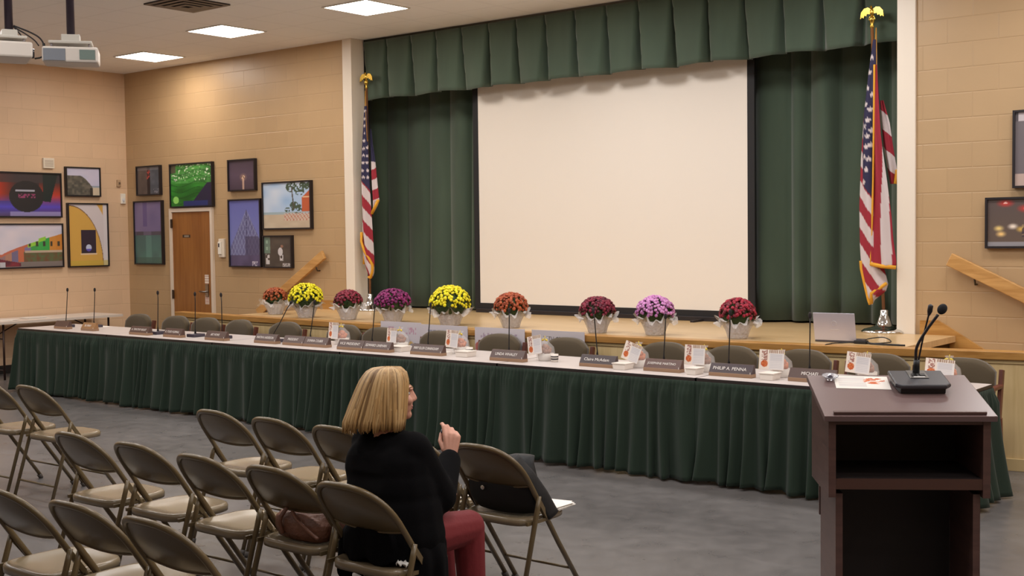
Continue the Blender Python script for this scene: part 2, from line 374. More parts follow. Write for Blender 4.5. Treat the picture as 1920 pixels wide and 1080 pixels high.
for z in (1.135, .86):
    painted_panel('notice', .085, .12, 16, 22, (lambda u, v: (205, 150, 140) if .1 < u < .9 and .1 < v < .9 and int(v*12) % 2 else (226, 206, 190)) if z < 1 else (lambda u, v: (232, 222, 208) if int(v*11) % 3 else (190, 150, 140)), dr, (-13.34, BY-.022, z))

# ------------------------------------------------------------------ wall devices
def device(name, label, cat, a, b, m, plane, extra=None):
    """small wall box with its cover; a,b corners in wall coordinates (horizontal, z), plane 'back' or 'left'"""
    cx = (a[0]+b[0])/2
    t = thing(name, label, cat, (cx, BY, a[1]) if plane == 'back' else (LX, cx, a[1]), 0 if plane == 'back' else PI/2)
    w_ = abs(b[0]-a[0]); h = b[1]-a[1]
    MB().box((-w_/2, -.035, 0), (w_/2, 0, h)).build('housing', m, t, bevel=.006)
    if extra: extra(t, w_, h)
    return t
cream = mat('cream_plastic', (228, 216, 198), .4)
def thermo_parts(t, w_, h):
    MB().box((-w_*.42, -.055, h*.16), (w_*.12, -.035, h*.84)).build('thermostat_body', mat('white_plastic', (238, 232, 220), .35), t, bevel=.005)
    MB().box((-w_*.3, -.058, h*.55), (-w_*.08, -.054, h*.75)).build('display', mat('dark_display', (60, 54, 60), .3), t)
device('thermostat', 'cream thermostat on the wall between the wooden door and the pyramid picture', 'thermostat', (-13.06, 1.49), (-12.95, 1.735), cream, 'back', thermo_parts)
def grille(t, w_, h):
    for k in range(5): MB().box((-w_*.38, -.038, h*(.2+.13*k)), (w_*.38, -.034, h*(.25+.13*k))).build('slot', mat('slot_grey', (176, 160, 142), .6), t)
device('wall_speaker', 'square cream speaker box on left wall above the red and blue picture', 'speaker', (8.88, 2.71), (9.04, 2.85), cream, 'left', grille)
device('wall_switch', 'small tan switch on left wall right of the rock picture', 'switch', (10.005, 2.487), (10.06, 2.585), mat('tan_device', (186, 156, 124), .5), 'left', lambda t, w_, h: MB().box((-w_*.2, -.05, h*.35), (w_*.2, -.035, h*.65)).build('toggle', mat('brown_toggle', (120, 95, 76), .5), t))
device('motion_sensor', 'small white sensor on left wall close to the room corner', 'sensor', (10.06, 2.247), (10.13, 2.391), mat('white_plastic', (238, 232, 220), .35), 'left', lambda t, w_, h: MB().ell((0, -.036, h*.35), (.02, .012, .03)).build('lens', mat('sensor_lens', (206, 206, 210), .2), t))

# ------------------------------------------------------------------ ceiling lights and vent
glow = mat('lamp_diffuser', (255, 255, 255), .5, emis=(255, 246, 236), estr=24)
alum = mat('white_lamp_frame', (225, 222, 215), .4)
for (x, y, lb) in ((-13.44, 9.42, 'lit square ceiling panel light nearest the room corner'), (-11.16, 8.85, 'lit square ceiling panel light, middle one of the three'), (-8.97, 8.90, 'lit square ceiling panel light nearest the stage curtain, rightmost of three')):
    t = thing('ceiling_light', lb, 'ceiling light', (x, y, CEIL), 0, 'ceiling panel lights')
    f = MB(); h = .30
    for a, b in (((-h-.02, -h-.02), (h+.02, -h)), ((-h-.02, h), (h+.02, h+.02)), ((-h-.02, -h), (-h, h)), ((h, -h), (h+.02, h))): f.box((a[0], a[1], -.012), (b[0], b[1], 0))
    f.build('frame', alum, t)
    MB().box((-h, -h, -.008), (h, h, -.002)).build('diffuser', glow, t)
t = thing('ceiling_vent', 'square metal air vent in the ceiling above the middle ceiling light', 'vent', (-10.15, 7.57, CEIL))
f = MB()
for k in range(4):
    h = .30-k*.07; z = -.012-.006*k
    for a, b in (((-h, -h), (h, -h+.045)), ((-h, h-.045), (h, h)), ((-h, -h+.045), (-h+.045, h-.045)), ((h-.045, -h+.045), (h, h-.045))): f.box((a[0], a[1], z-.004), (b[0], b[1], z))
f.build('louvre', mat('vent_grey', (120, 106, 98), .5), t); MB().box((-.30, -.30, -.010), (.30, .30, -.001)).build('backing', mat('vent_dark', (60, 54, 50), .8), t)

# ================================================================== curtains and screen
velvet = mat('green_velvet', (64, 80, 64), 0.85, sheen=0.3, noise=(6, .10, (1, 1, .2)))
rr = random.Random(3)
def smooth(a, b, t): t = max(0, min(1, (t-a)/(b-a))); return t*t*(3-2*t)
def drape(x0, x1, y, z0, z1, pitch, amp, seed, hem=.0, nz=10):
    r = random.Random(seed); xs = [x0]; 
    while xs[-1] < x1: xs.append(xs[-1]+pitch*r.uniform(.6, 1.45))
    amps = [amp*r.uniform(.45, 1.15) for _ in xs]; offs = [r.uniform(-.3, .3)*amp for _ in xs]; lean = [r.uniform(-.06, .06) for _ in xs]
    nx = int((x1-x0)/.022)
    def fn(u, v):
        x = x0+(x1-x0)*u; k = 0
        xx = x
        while k < len(xs)-2 and xs[k+1] < xx: k += 1
        t = (xx-xs[k])/(xs[k+1]-xs[k]); a = amps[k]*(.75+.35*(1-v))
        d = (math.sin(PI*min(1, max(0, t)))**.7)*a + offs[k]*.2+.012*math.sin(17*x+3*v)
        z = z0+(z1-z0)*v + (hem*math.sin(PI*t)*(1-v) if hem else 0)
        return (x+lean[k]*(1-v)*math.sin(PI*min(1, max(0, t))), y-d, z)
    return MB().grid(nx, nz, fn)
tag(drape(-11.3, -7.22, 10.93, SZ+.02, CEIL-.02, .27, .15, 5, .0).build('stage_curtain', velvet, solid=.006), 'green velvet stage curtain hanging left of the projection screen', 'curtain', 'stage curtains')
tag(drape(-7.18, -3.10, 10.93, SZ+.02, CEIL-.02, .28, .15, 9, .0).build('stage_curtain', velvet, solid=.006), 'green velvet stage curtain hanging right of the projection screen', 'curtain', 'stage curtains')
def valance():
    x0, x1, zt, zb = -10.50, -3.905, CEIL-.03, 3.37; n = 17; pw = (x1-x0)/n; r = random.Random(8); sh_ = [r.uniform(-.04, .04) for _ in range(n+2)]; ln = [r.uniform(-.05, .05) for _ in range(n+2)]
    def fn(u, v):
        x = x0+(x1-x0)*u; q = (x-x0)/pw; k = int(q); t = q-k; d = min(t, 1-t)      # distance to pleat
        kk = k if t < .5 else k+1
        wv = (.03+.17*(1-v)); pl = smooth(0, wv, d)
        y = 10.47-.125*pl-.022*math.sin(PI*t)*(1-v)+.02*math.sin(9*x+2*v)*(1-v)
        xo = ln[kk]*(1-v)*(1-pl)*.6
        z = zb+(zt-zb)*v+(1-v)*(.008*math.sin(x*7.3)+.010*(1-pl))
        return (x+xo, y, z)
    return MB().grid(17*24, 16, fn)
tag(valance().build('curtain_valance', velvet, solid=.008), 'pleated green velvet valance across the top of the stage opening', 'valance')
# projection screen on the stage
t = thing('projection_screen', 'large white projection screen with black border standing on stage', 'projection screen', (-7.25, 10.62, SZ))
X0, X1 = -8.94+7.25, -5.55+7.25
MB().box((X0, -.004, .108), (X1, .004, 2.95)).build('screen_surface', mat('matte_white_screen', (234, 225, 214), .9), t)
bk = mat('black_border_fabric', (24, 22, 24), .7)
b = MB().box((X0-.075, -.008, .03), (X0, .02, 2.98)).box((X1, -.008, .03), (X1+.075, .02, 2.98)).box((X0, -.008, .045), (X1, .02, .108)).box((X0, -.008, 2.95), (X1, .02, 2.98))
b.build('border', bk, t)
MB().box((X0-.05, -.03, 0), (X1+.05, .03, .045)).build('floor_bar', mat('dark_metal_bar', (58, 54, 56), .4, .6), t, bevel=.004)
for x in (X0+.5, X1-.5): MB().beam((x, .10, 0.012), (x, .035, 1.6), .03, .03).box((x-.02, -.22, 0), (x+.02, .11, .02)).build('leg', mat('dark_metal_bar', (58, 54, 56), .4, .6), t)

# ================================================================== flags
gold = mat('gold_brass', (214, 178, 82), .25, 1.0); fringe_m = mat('gold_fringe', (222, 158, 38), .7); chrome = mat('chrome_base', (210, 208, 205), .12, 1); pole_m = mat('oak_pole', (128, 84, 50), .35)
flag_m = paint_mat('flag_cloth', .75)
RED, WHT, BLU = (150, 28, 46), (205, 192, 192), (34, 30, 66)
def star(px, pz, cx, cz, r, ang=0):
    a = math.atan2(pz-cz, px-cx)-ang; d = math.hypot(px-cx, pz-cz); k = 2*PI/5; a = (a-PI/2) % k; a = abs(a-k/2)
    # radius of 5-point star boundary at angle
    rin = r*.42; A = (r*math.cos(k/2), r*math.sin(k/2)); t_ = a/(k/2)
    rb = rin*(1-t_)+r*t_
    return d < rb
def lobe(parent, rows, y, depth, colfn, name='cloth', nu=26, nz=150):
    """rows: list of (z, xl, xr) outline; bulges toward the audience"""
    rows = sorted(rows, key=lambda q: -q[0]); zs = [q[0] for q in rows]
    def at(z):
        for i in range(len(zs)-1):
            if zs[i] >= z >= zs[i+1]:
                t = (zs[i]-z)/(zs[i]-zs[i+1]+1e-9); return rows[i][1]*(1-t)+rows[i+1][1]*t, rows[i][2]*(1-t)+rows[i+1][2]*t
        return rows[-1][1], rows[-1][2]
    mb = MB(); pts = []
    def fn(u, v):
        z = zs[0]+(zs[-1]-zs[0])*v; xl, xr = at(z); x = xl+(xr-xl)*u; w_ = xr-xl
        p = (x, y-depth*math.sin(PI*u)*min(1, w_/.12)-.012*math.sin(u*9+z*3)*min(1, w_/.1), z); pts.append(p); return p
    mb.grid(nu, nz, fn); cols = []
    for p in pts:
        c = colfn(p[0], p[2]); cols.append(lin(*c))
    o = mb.build(name, flag_m, parent, colors=cols, solid=.004)
    def edge(side, za, zb_, wdt=.022):
        n = 30; P = []
        for i in range(n+1):
            z = za+(zb_-za)*i/n; xl, xr = at(z); P.append((xl if side == 'l' else xr, y-.012, z))
        f = MB(); f.tube(P, wdt/2, 6); f.build('fringe', fringe_m, parent)
    return o, edge
def eagle(parent, z):
    g = MB()
    g.lathe([(.014, 0), (.02, .01), (.012, .03), (.022, .06), (.026, .075), (.018, .095), (.01, .105)], 14, (0, 0, z))
    g.ell((0, 0, z+.135), (.02, .02, .038), 10, 7); g.ell((-.006, -.006, z+.18), (.011, .014, .013), 8, 6); g.tube([(-.008, -.016, z+.18), (-.008, -.03, z+.176)], [.006, .002], 6)
    for s in (-1, 1):
        pr = [(0, .155), (.035, .178), (.07, .172), (.098, .14), (.105, .085), (.088, .10), (.075, .09), (.066, .112), (.05, .105), (.042, .125), (.02, .12)]
        g.prism([(s*a, z+b) for a, b in pr], -.006, .006)
    g.prism([(-.02, z+.1), (.02, z+.1), (.03, z+.07), (0, z+.078), (-.03, z+.07)], -.005, .005)
    return g.build('eagle_finial', gold, parent)
def flagstand(loc, lean, label, H=2.635):
    t = thing('flag_on_stand', label, 'flag', loc, 0, 'national flags on the stage')
    MB().lathe([(.19, 0), (.195, .012), (.17, .03), (.11, .045), (.075, .06), (.06, .09), (.045, .14), (.036, .15), (.036, .19), (.03, .2), (.026, .2)], 32).build('stand_base', chrome, t)
    MB().tube([(0, 0, .1), (lean*.5, 0, H*.5), (lean, 0, H)], .014, 12).build('pole', pole_m, t)
    eagle(t, H-.01).location.x = lean
    return t
def stars_fn(pts, r):
    return lambda x, z: any(star(x, z, a, b, r) for a, b in pts)
# right flag, pixel-free local coordinates: x from the pole foot, z from the stage floor
FR = flagstand((-4.03, 10.20, SZ), -.11, 'flag with eagle on top on a wooden pole, standing right, beside the laptop')
st = stars_fn([(-.135, 2.37), (-.155, 2.24), (-.17, 2.11), (-.125, 2.05), (-.185, 1.97), (-.14, 1.92), (-.16, 1.83), (-.19, 1.78), (-.165, 1.69), (-.13, 1.74), (-.175, 1.60), (-.135, 1.62), (-.19, 1.52), (-.15, 1.50), (-.17, 1.41), (-.20, 1.30)], .026)
def c1(x, z):
    v = (2.45-z)-1.25*(x+.2)
    if v < 1.18 and x > -.215: return WHT if st(x, z) else BLU
    return RED if ((v+.02) % .27) < .135 else WHT
o, e = lobe(FR, [(2.52, -.13, -.10), (2.2, -.175, -.085), (1.9, -.215, -.07), (1.5, -.245, -.055), (1.1, -.255, -.05), (.75, -.245, -.045), (.55, -.23, -.035), (.42, -.20, .00), (.36, -.185, -.02), (.28, -.165, -.12), (.24, -.15, -.135)], -.02, .05, c1)
e('l', .62, .24, .03)
MB().tube([(-.135, -.045, .25), (-.13, -.06, .34), (-.05, -.06, .39), (.0, -.045, .43)], .015, 6).build('fringe', fringe_m, FR)
c2 = lambda x, z: RED if ((2.6-z)-.9*(x)) % .30 < .15 else WHT
o, e = lobe(FR, [(2.0, -.09, -.06), (1.8, -.08, .00), (1.6, -.06, .03), (1.38, -.02, .065), (1.28, 0, .05)], .03, .03, c2); e('r', 1.40, 1.28, .03)
def c3(x, z):
    if x < -.03+.00*z: return RED
    return WHT if x < .045+.02*math.sin(z*4) else RED
o, e = lobe(FR, [(2.3, -.10, -.085), (1.7, -.105, -.045), (1.3, -.11, .01), (1.0, -.118, .045), (.8, -.125, .06), (.62, -.13, .085), (.58, -.13, .085)], -.06, .035, c3)
e('l', 2.3, .6, .018)
MB().tube([(-.13, -.075, .595), (-.02, -.10, .575), (.09, -.07, .565)], .018, 6).build('fringe', fringe_m, FR)
for k in (0, 1): MB().tube([(-.105, -.02, 2.62), (-.115+.02*k, -.035, 2.3), (-.10+.03*k, -.05, 1.8+.1*k)], .005, 6).build('cord', mat('gold_cord', (176, 128, 52), .6), FR)
for ch in FR.children:
    if ch.name.split('.')[0] in ('cloth', 'fringe', 'cord'): ch.location.x = .04
# left flag
FL = flagstand((-10.34, 10.24, SZ), 0.0, 'flag with eagle on top on a pole, standing left, beside the left white column')
st2 = stars_fn([(0, 2.36), (0, 2.27), (0, 2.19), (0, 2.10), (-.005, 2.01), (-.008, 1.92), (-.01, 1.84), (-.015, 1.75), (-.05, 1.85), (-.05, 1.76), (-.02, 1.66), (.03, 1.75), (.035, 1.66), (.035, 1.58), (.035, 1.83), (-.045, 1.95), (.04, 1.93), (.055, 2.01), (-.01, 1.58)], .02)
def c4(x, z):
    v = (2.45-z)-1.55*(x+.09)
    if v < .83-.2*(x+.09): return WHT if st2(x, z) else BLU
    return RED if ((v-.83) % .275) > .14 else WHT
o, e = lobe(FL, [(2.42, -.015, .02), (2.1, -.04, .035), (1.85, -.06, .045), (1.7, -.07, .05), (1.55, -.08, .055), (1.2, -.085, .065), (.9, -.085, .075), (.7, -.075, .085), (.56, -.045, .09), (.45, .0, .085), (.39, .02, .06)], -.02, .05, c4)
MB().tube([(-.085, -.04, .93), (-.07, -.06, .82), (-.01, -.075, .71), (.05, -.06, .62), (.09, -.04, .54), (.085, -.04, .47), (.055, -.045, .39), (.02, -.04, .40)], .017, 6).build('fringe', fringe_m, FL)
c5 = lambda x, z: BLU if (z > 1.78 - .2*x) else (RED if ((1.78-z)+.5*(x-.05)) % .25 > .125 else WHT)
o, e = lobe(FL, [(2.15, .03, .045), (1.95, .035, .075), (1.8, .04, .11), (1.6, .04, .135), (1.45, .045, .15), (1.30, .05, .165), (1.24, .05, .13), (1.16, .05, .065)], .02, .03, c5)
MB().tube([(.165, 0, 1.31), (.12, -.01, 1.23), (.06, -.01, 1.15)], .018, 6).build('fringe', fringe_m, FL)
MB().tube([(-.06, .0, .75), (-.075, -.01, .55)], .025, 6).build('fringe', fringe_m, FL)
for k in (0, 1): MB().tube([(.0, -.02, 2.60), (.006+.012*k, -.035, 2.3), (.03+.01*k, -.04, 1.9+.1*k)], .005, 6).build('cord', mat('gold_cord', (176, 128, 52), .6), FL)

# ================================================================== head table
TZ = 0.735
table_top_m = mat('grey_laminate_top', (206, 196, 192), .35); table_edge_m = mat('dark_table_edge', (46, 36, 34), .5); leg_m = mat('dark_brown_steel', (52, 34, 30), .4, .4)
def long_table(loc, L, D, label, group, rotz=0.0, top=table_top_m, edge=table_edge_m):
    t = thing('folding_table', label, 'table', loc, rotz, group)
    MB().box((-L/2+.004, -D/2+.004, TZ-.012), (L/2-.004, D/2-.004, TZ)).build('tabletop', top, t)
    e = MB().box((-L/2, -D/2, TZ-.032), (L/2, -D/2+.006, TZ-.001)).box((-L/2, D/2-.006, TZ-.032), (L/2, D/2, TZ-.001)).box((-L/2, -D/2, TZ-.032), (-L/2+.004, D/2, TZ-.001)).box((L/2-.004, -D/2, TZ-.032), (L/2, D/2, TZ-.001))
    e.box((-L/2+.006, -D/2+.006, TZ-.03), (L/2-.006, D/2-.006, TZ-.014))
    e.build('edge_band', edge, t)
    for sx in (-1, 1):
        for sy in (-1, 1):
            MB().tube([(sx*(L/2-.17), sy*(D/2-.09), 0), (sx*(L/2-.17), sy*(D/2-.09), TZ-.03)], .014, 8).build('leg', leg_m, t)
        MB().tube([(sx*(L/2-.17), -D/2+.09, .12), (sx*(L/2-.17), D/2-.09, .12)], .010, 6).build('crossbar', leg_m, t)
        MB().tube([(sx*(L/2-.17), -D/2+.09, TZ-.22), (sx*(L/2-.17), D/2-.09, TZ-.22)], .010, 6).tube([(sx*(L/2-.17), 0, TZ-.22), (sx*(L/2-.55), 0, TZ-.035)], .008, 6).build('leg_brace', leg_m, t)
    return t
TX0, TX1, TY0, TD = -13.24, -2.48, 7.39, .74
NT = 6; TL = (TX1-TX0)/NT
ordn = ['leftmost of the head tables, beside the wall table', 'second of the head tables from the left', 'third of the head tables from the left', 'fourth of the head tables from the left, behind the seated woman', 'fifth of the head tables from the left, seam near the lectern', 'rightmost of the head tables, behind the lectern']
for k in range(NT):
    long_table((TX0+TL*(k+.5), TY0+TD/2+.004, 0), TL-.006, TD, 'grey topped skirted table, '+ordn[k], 'head tables in one long row')
skirt_m = mat('dark_green_skirt', (32, 46, 35), .85, spec=.3, sheen=.08, noise=(5, .12, (1, 1, .2)))
_sr = random.Random(21)
folds = []; x = -.3
while x < 13.5: folds.append((x, _sr.uniform(.5, 1.2), _sr.uniform(-.35, .35), _sr.uniform(0, .018))); x += _sr.choice([_sr.uniform(.06, .11), _sr.uniform(.12, .24)])
def fold_at(s):
    for i in range(len(folds)-1):
        if folds[i][0] <= s < folds[i+1][0]:
            t = (s-folds[i][0])/(folds[i+1][0]-folds[i][0]); return t, folds[i]
    return 0, folds[-1]
def skirt_pt(s, v, base, dirx, out, shear=True, flare=.03):
    """s metres along the skirt, v 0 hem .. 1 top edge; base start point, dirx along, out normal pointing outwards"""
    t, f = fold_at(s); g = 1-v
    band = smooth(.97, .86, v)
    d = (.5-.5*math.cos(2*PI*t))*.078*f[1]*band*(.40+.60*g) + .006*math.sin(s*2*PI/.034)*smooth(1.0, .93, v)*smooth(.72, .9, v) + flare*g*g + .012*math.sin(s*2.3+1)*g
    hem = .012+f[3]+.006*math.sin(s*9)
    z = hem+(TZ-.022-hem)*v
    sh = f[2]*.16*g*g*math.sin(PI*t) if shear else 0
    p = Vector(base)+Vector(dirx)*(s+sh)+Vector(out)*d
    return (p.x, p.y, z)
sk_lab = ['dark green pleated table skirt at the far left end of the head tables', 'dark green pleated skirt, second section from the left end', 'dark green pleated skirt section behind the front folding chairs, third from left', 'dark green pleated skirt section behind the seated woman\'s head', 'dark green pleated skirt section between the woman and the lectern', 'dark green pleated skirt behind the lectern, wrapping the right end of the tables']
for k in range(NT):
    xa, xb = TX0+TL*k, TX0+TL*(k+1); mb = MB(); s0 = xa-TX0+.3
    n = int(TL/.0085)
    ex = .075 if k == NT-1 else 0; e0 = .075 if k == 0 else 0
    mb.grid(n, 22, lambda u, v: (lambda p: (p[0]+(1-v)**1.5*(ex*smooth(.93, 1, u)-e0*smooth(.07, 0, u)), p[1], p[2]))(skirt_pt(s0+TL*u, v, (TX0-.3, TY0-.004, 0), (1, 0, 0), (0, -1, 0))))
    if k == 0: mb.grid(80, 22, lambda u, v: skirt_pt(TD*u+12.4, v, (TX0-.004, TY0+TD+12.4, 0), (0, -1, 0), (-1, 0, 0), False, .06))
    if k == NT-1: mb.grid(80, 22, lambda u, v: (lambda p: (p[0], p[1]-.05*(1-v)*smooth(.12, 0, u), p[2]))(skirt_pt(TD*u+11.1, v, (TX1+.004, TY0-11.105, 0), (0, 1, 0), (1, 0, 0), False, .06)))
    o = mb.build('table_skirt', skirt_m, solid=.003); tag(o, sk_lab[k], 'table skirt', 'skirts of the head tables')

# ------------------------------------------------------------------ folding table against the left wall
white_top = mat('white_plastic_top', (226, 214, 204), .35); white_edge = mat('white_plastic_edge', (214, 202, 190), .4)
long_table((-14.72, 8.62, 0), 1.83, .74, 'white folding table against the left wall with papers on it', None, PI/2, white_top, white_edge)
def sheet_stack(loc, rotz, w_, d_, n, label, name='paper_stack', cat='papers', group=None, m=None, parent=None, jit=.01, seed=1):
    t = thing(name, label, cat, loc, rotz, group); r = random.Random(seed); m = m or mat('white_paper', (240, 234, 226), .6)
    for k in range(n):
        a = r.uniform(-.12, .12); M = Matrix.Translation((r.uniform(-jit, jit), r.uniform(-jit, jit), .0012*k*2)) @ Matrix.Rotation(a, 4, 'Z')
        MB().box((-w_/2, -d_/2, 0), (w_/2, d_/2, .0016), 0, M).build('sheet', m, t)
    return t
sheet_stack((-14.62, 7.98, TZ), 1.2, .28, .21, 3, 'loose white papers on the near end of the wall table', seed=4, jit=.05)
sheet_stack((-14.72, 8.50, TZ), 1.4, .28, .21, 4, 'heap of white papers on the wall table, further from the camera', seed=9, jit=.06)
sheet_stack((-12.50, 7.93, TZ), .2, .21, .28, 2, 'white papers lying behind the two leftmost microphones', seed=5)

# ================================================================== chairs behind the head table
pad_m = mat('olive_brown_upholstery', (76, 63, 42), .85, sheen=.2, bump=(160, .25, .002)); cherry = wood_mat('cherry_wood', (112, 62, 46), (86, 44, 34), .4, (10, 10, 1.2))
def make_padded_chair():
    t = thing('armchair', 'x', 'chair')
    # backrest (faces -y, toward the audience)
    def back(u, v, off):
        x = -.225+.45*u; a = abs(2*u-1); top = .845-.085*a**3.2; z = .47+(top-.47)*v
        return (x, off-.035*(1-a*a)*0+.06*a*a*-1*.5+.05*v+(.0), z)
    mb = MB(); nu, nv = 20, 12
    F = [back(i/nu, j/nv, -.03-.022*math.sin(PI*min(1, max(0, i/nu)))**.5*math.sin(PI*j/nv)**.5) for j in range(nv+1) for i in range(nu+1)]
    B = [back(i/nu, j/nv, .03) for j in range(nv+1) for i in range(nu+1)]
    n1 = len(F); vs = F+B; fs = []; W1 = nu+1
    for j in range(nv):
        for i in range(nu): a = j*W1+i; fs.append((a, a+1, a+W1+1, a+W1)); fs.append((n1+a+W1, n1+a+W1+1, n1+a+1, n1+a))
    for i in range(nu): fs.append((i+1, i, n1+i, n1+i+1)); a = nv*W1+i; fs.append((a, a+1, n1+a+1, n1+a))
    for j in range(nv): a = j*W1; fs.append((a, a+W1, n1+a+W1, n1+a)); a = j*W1+nu; fs.append((a+W1, a, n1+a, n1+a+W1))
    mb.add(vs, fs, 0, True); o = mb.build('backrest', pad_m, t); o.location = (0, .20, 0)
    MB().box((-.235, -.27, .40), (.235, .20, .475)).build('seat', pad_m, t, bevel=.02)
    for s in (-1, 1):
        x = s*.255
        MB().beam((x, .24, 0), (x, .20, .45), .028, .045, up=(1,0,0)).beam((x, .20, .44), (x, .265, .775), .045, .028, up=(1,0,0)).build('rear_post', cherry, t, bevel=.004)
        MB().beam((x, -.25, 0), (x, -.25, .64), .035, .035, up=(1,0,0)).build('front_leg', cherry, t, bevel=.004)
        MB().beam((x, -.29, .655), (x, .24, .665), .045, .026).build('armrest', cherry, t, bevel=.008)
        MB().box((x-.012, -.25, .36), (x+.012, .2, .42)).build('side_rail', cherry, t)
    return t
pc = make_padded_chair(); usedp = [False]
PCH = [(-12.60, 8.45, .0, 'just right of the wall table'), (-11.89, 8.47, .0, 'before the door\'s left edge'), (-11.30, 8.45, .02, 'before the middle of the door'), (-10.69, 8.42, -.08, 'just right of the wooden door'),
 (-9.94, 8.45, .03, 'below the leftmost orange flowers'), (-9.07, 8.47, .0, 'behind the leftmost gift basket'), (-8.50, 8.42, .0, 'left of the white posters'), (-7.70, 8.40, .0, 'in front of the two joined posters'),
 (-6.97, 8.42, .03, 'in front of the poster with a green mark'), (-6.22, 8.40, .0, 'in front of the fifth grade poster'), (-5.25, 8.45, .0, 'below the pink flowers'), (-4.63, 8.44, .0, 'left of the rightmost dark red flowers'),
 (-4.03, 8.45, .0, 'below and left of the laptop'), (-3.43, 8.45, .0, 'behind the lectern papers'), (-2.83, 8.46, .0, 'at the right end of the tables')]
for x, y, a, d in PCH: place(pc, usedp, (x, y-.09, 0), a, 'olive padded armchair with cherry posts '+d, 'armchairs behind the head tables')

# ================================================================== table microphones
mic_blk = mat('black_mic_metal', (24, 20, 20), .45); base_m = mat('mic_base_slate', (62, 56, 68), .4); white_lab = mat('white_label', (226, 222, 220), .5)
def make_mic(dx=0.0, H=.44, name='table_microphone'):
    t = thing(name, 'x', 'microphone')
    MB().box((-.055, -.07, 0), (.075, .07, .032)).build('base', base_m, t, bevel=.006)
    MB().box((.005, -.066, .0325), (.04, -.035, .0345)).build('label_plate', white_lab, t)
    pts = [(0, 0, .03), (0, 0, .08), (dx*.35, 0, .03+.4*H), (dx*.8, 0, .03+.8*H), (dx, -.004, .03+.93*H)]
    MB().tube(pts, [.012, .005, .0045, .0045, .0045], 8).build('gooseneck', mic_blk, t)
    d = (Vector(pts[-1])-Vector(pts[-2])).normalized(); p = Vector(pts[-1])
    MB().tube([p-d*.01, p, p+d*.022, p+d*.034], [.006, .0125, .0125, .005], 10).build('mic_head', mat('mic_foam', (30, 22, 22), .8), t)
    return t
MICS = [(-12.82, 7.758, .055, .425, 'leftmost microphone on the head tables, leaning slightly right'), (-12.473, 7.9, .04, .425, 'second microphone from the left, against the tan left wall'), (-10.991, 7.72, .02, .43, 'microphone standing left of the wooden door'),
 (-10.349, 7.72, .015, .43, 'microphone standing in front of the wooden door'), (-9.912, 7.722, .0, .43, 'microphone just right of the wooden door'), (-9.125, 7.72, .26, .38, 'strongly leaning microphone in front of the leftmost orange flowers'),
 (-8.798, 7.90, .07, .375, 'microphone in front of the left yellow flowers'), (-7.962, 7.90, .043, .355, 'microphone in front of the purple flowers'), (-7.294, 7.93, .04, .385, 'microphone in front of the middle yellow flowers'),
 (-6.333, 7.88, .01, .365, 'microphone in front of the orange flowers by the screen'), (-5.488, 7.95, -.03, .385, 'microphone in front of the dark red flowers below the screen'), (-4.89, 7.98, .02, .36, 'microphone in front of the pink flowers'),
 (-4.332, 7.98, .015, .41, 'microphone in front of the rightmost dark red flowers'), (-3.684, 7.96, .005, .41, 'microphone just left of the laptop, rightmost on the tables')]
for x, y, dx, H, d in MICS:
    t = make_mic(dx, H); t.location = (x, y, TZ); t['label'] = 'black gooseneck table '+d; t['group'] = 'microphones on the head tables'

# ================================================================== name plates
plate_m = mat('brown_plate', (84, 62, 56), .35); plate_wood = mat('plate_wood_foot', (150, 118, 92), .5); ltr_m = mat('engraved_white', (232, 224, 218), .5)
def nameplate(x, y, L, text, label, thin=False, tw=None, pm=None, rot=0.0, th=.026):
    t = thing('nameplate', label, 'nameplate', (x, y, TZ), rot, 'name plates on the head tables')
    MB().box((-L/2, -.025, 0), (L/2, .045, .026)).build('foot', plate_wood, t, bevel=.002)
    MB().prism([(-.022, .026), (.040, .026), (.034, .088), (.014, .088)], -L/2, L/2, 0, 'YZ').build('plate_block', pm or plate_m, t, bevel=.001)
    MB().box((L/2-.012, -.024, .0262), (L/2-.009, -.0215, .04)).build('edge_strip', ltr_m, t)
    a = math.atan2(.036, .062)
    if text: lettering(text, th, tw or L*.72, ltr_m, t, (-.01, -.0055, .057), rot=(PI/2-a, 0, 0))
    return t
NP = [(-12.64, 7.60, .27, '', 'plain brown nameplate at the far left end of the tables', None), (-12.10, 7.60, .25, 'DR. PENNY', 'tan nameplate with white edges, second from the left', (152, 112, 74)),
 (-11.08, 7.56, .33, 'A. TIMOTHY RIGHT', 'brown nameplate left of the door, beside the third microphone', None), (-10.50, 7.56, .29, 'R. TODD FLEMING', 'brown nameplate in front of the wooden door', None), (-9.80, 7.56, .31, 'ART HOWE', 'brown nameplate with a short name just right of the door', None),
 (-9.09, 7.60, .31, 'MARTIN R ANDERSON', 'brown nameplate beside the leaning microphone\'s foot', None), (-8.69, 7.60, .285, 'PRESIDENT', 'brown title plate, left one of the joined pair below the left yellow flowers', None), (-8.385, 7.60, .315, 'DONNA COLBER', 'brown nameplate, right one of the joined pair below the left yellow flowers', None),
 (-7.885, 7.56, .325, 'VICE PRESIDENT', 'brown title plate, left one of the joined pair below the purple flowers', None), (-7.555, 7.56, .325, 'EDWARD LINEHAN', 'brown nameplate, right one of the joined pair below the purple flowers', None),
 (-6.99, 7.59, .36, 'MARY ELLEN CUNNINGHAM', 'brown nameplate with the longest name, below the middle yellow flowers', None), (-6.09, 7.56, .34, 'LINDA WHALEY', 'brown nameplate below the orange flowers by the screen', None),
 (-5.24, 7.60, .32, 'Claire McAdam', 'dark nameplate with lower case letters below the dark red flowers', (70, 58, 60)), (-4.665, 7.60, .31, 'JOSEPHINE MARTINO', 'brown nameplate below the pink flowers', (92, 62, 54)),
 (-4.10, 7.59, .335, 'PHILIP A. PENNA', 'dark brown nameplate below the rightmost dark red flowers', (66, 50, 54)), (-3.50, 7.60, .33, 'MICHAEL', 'brown nameplate partly hidden by the lectern', None)]
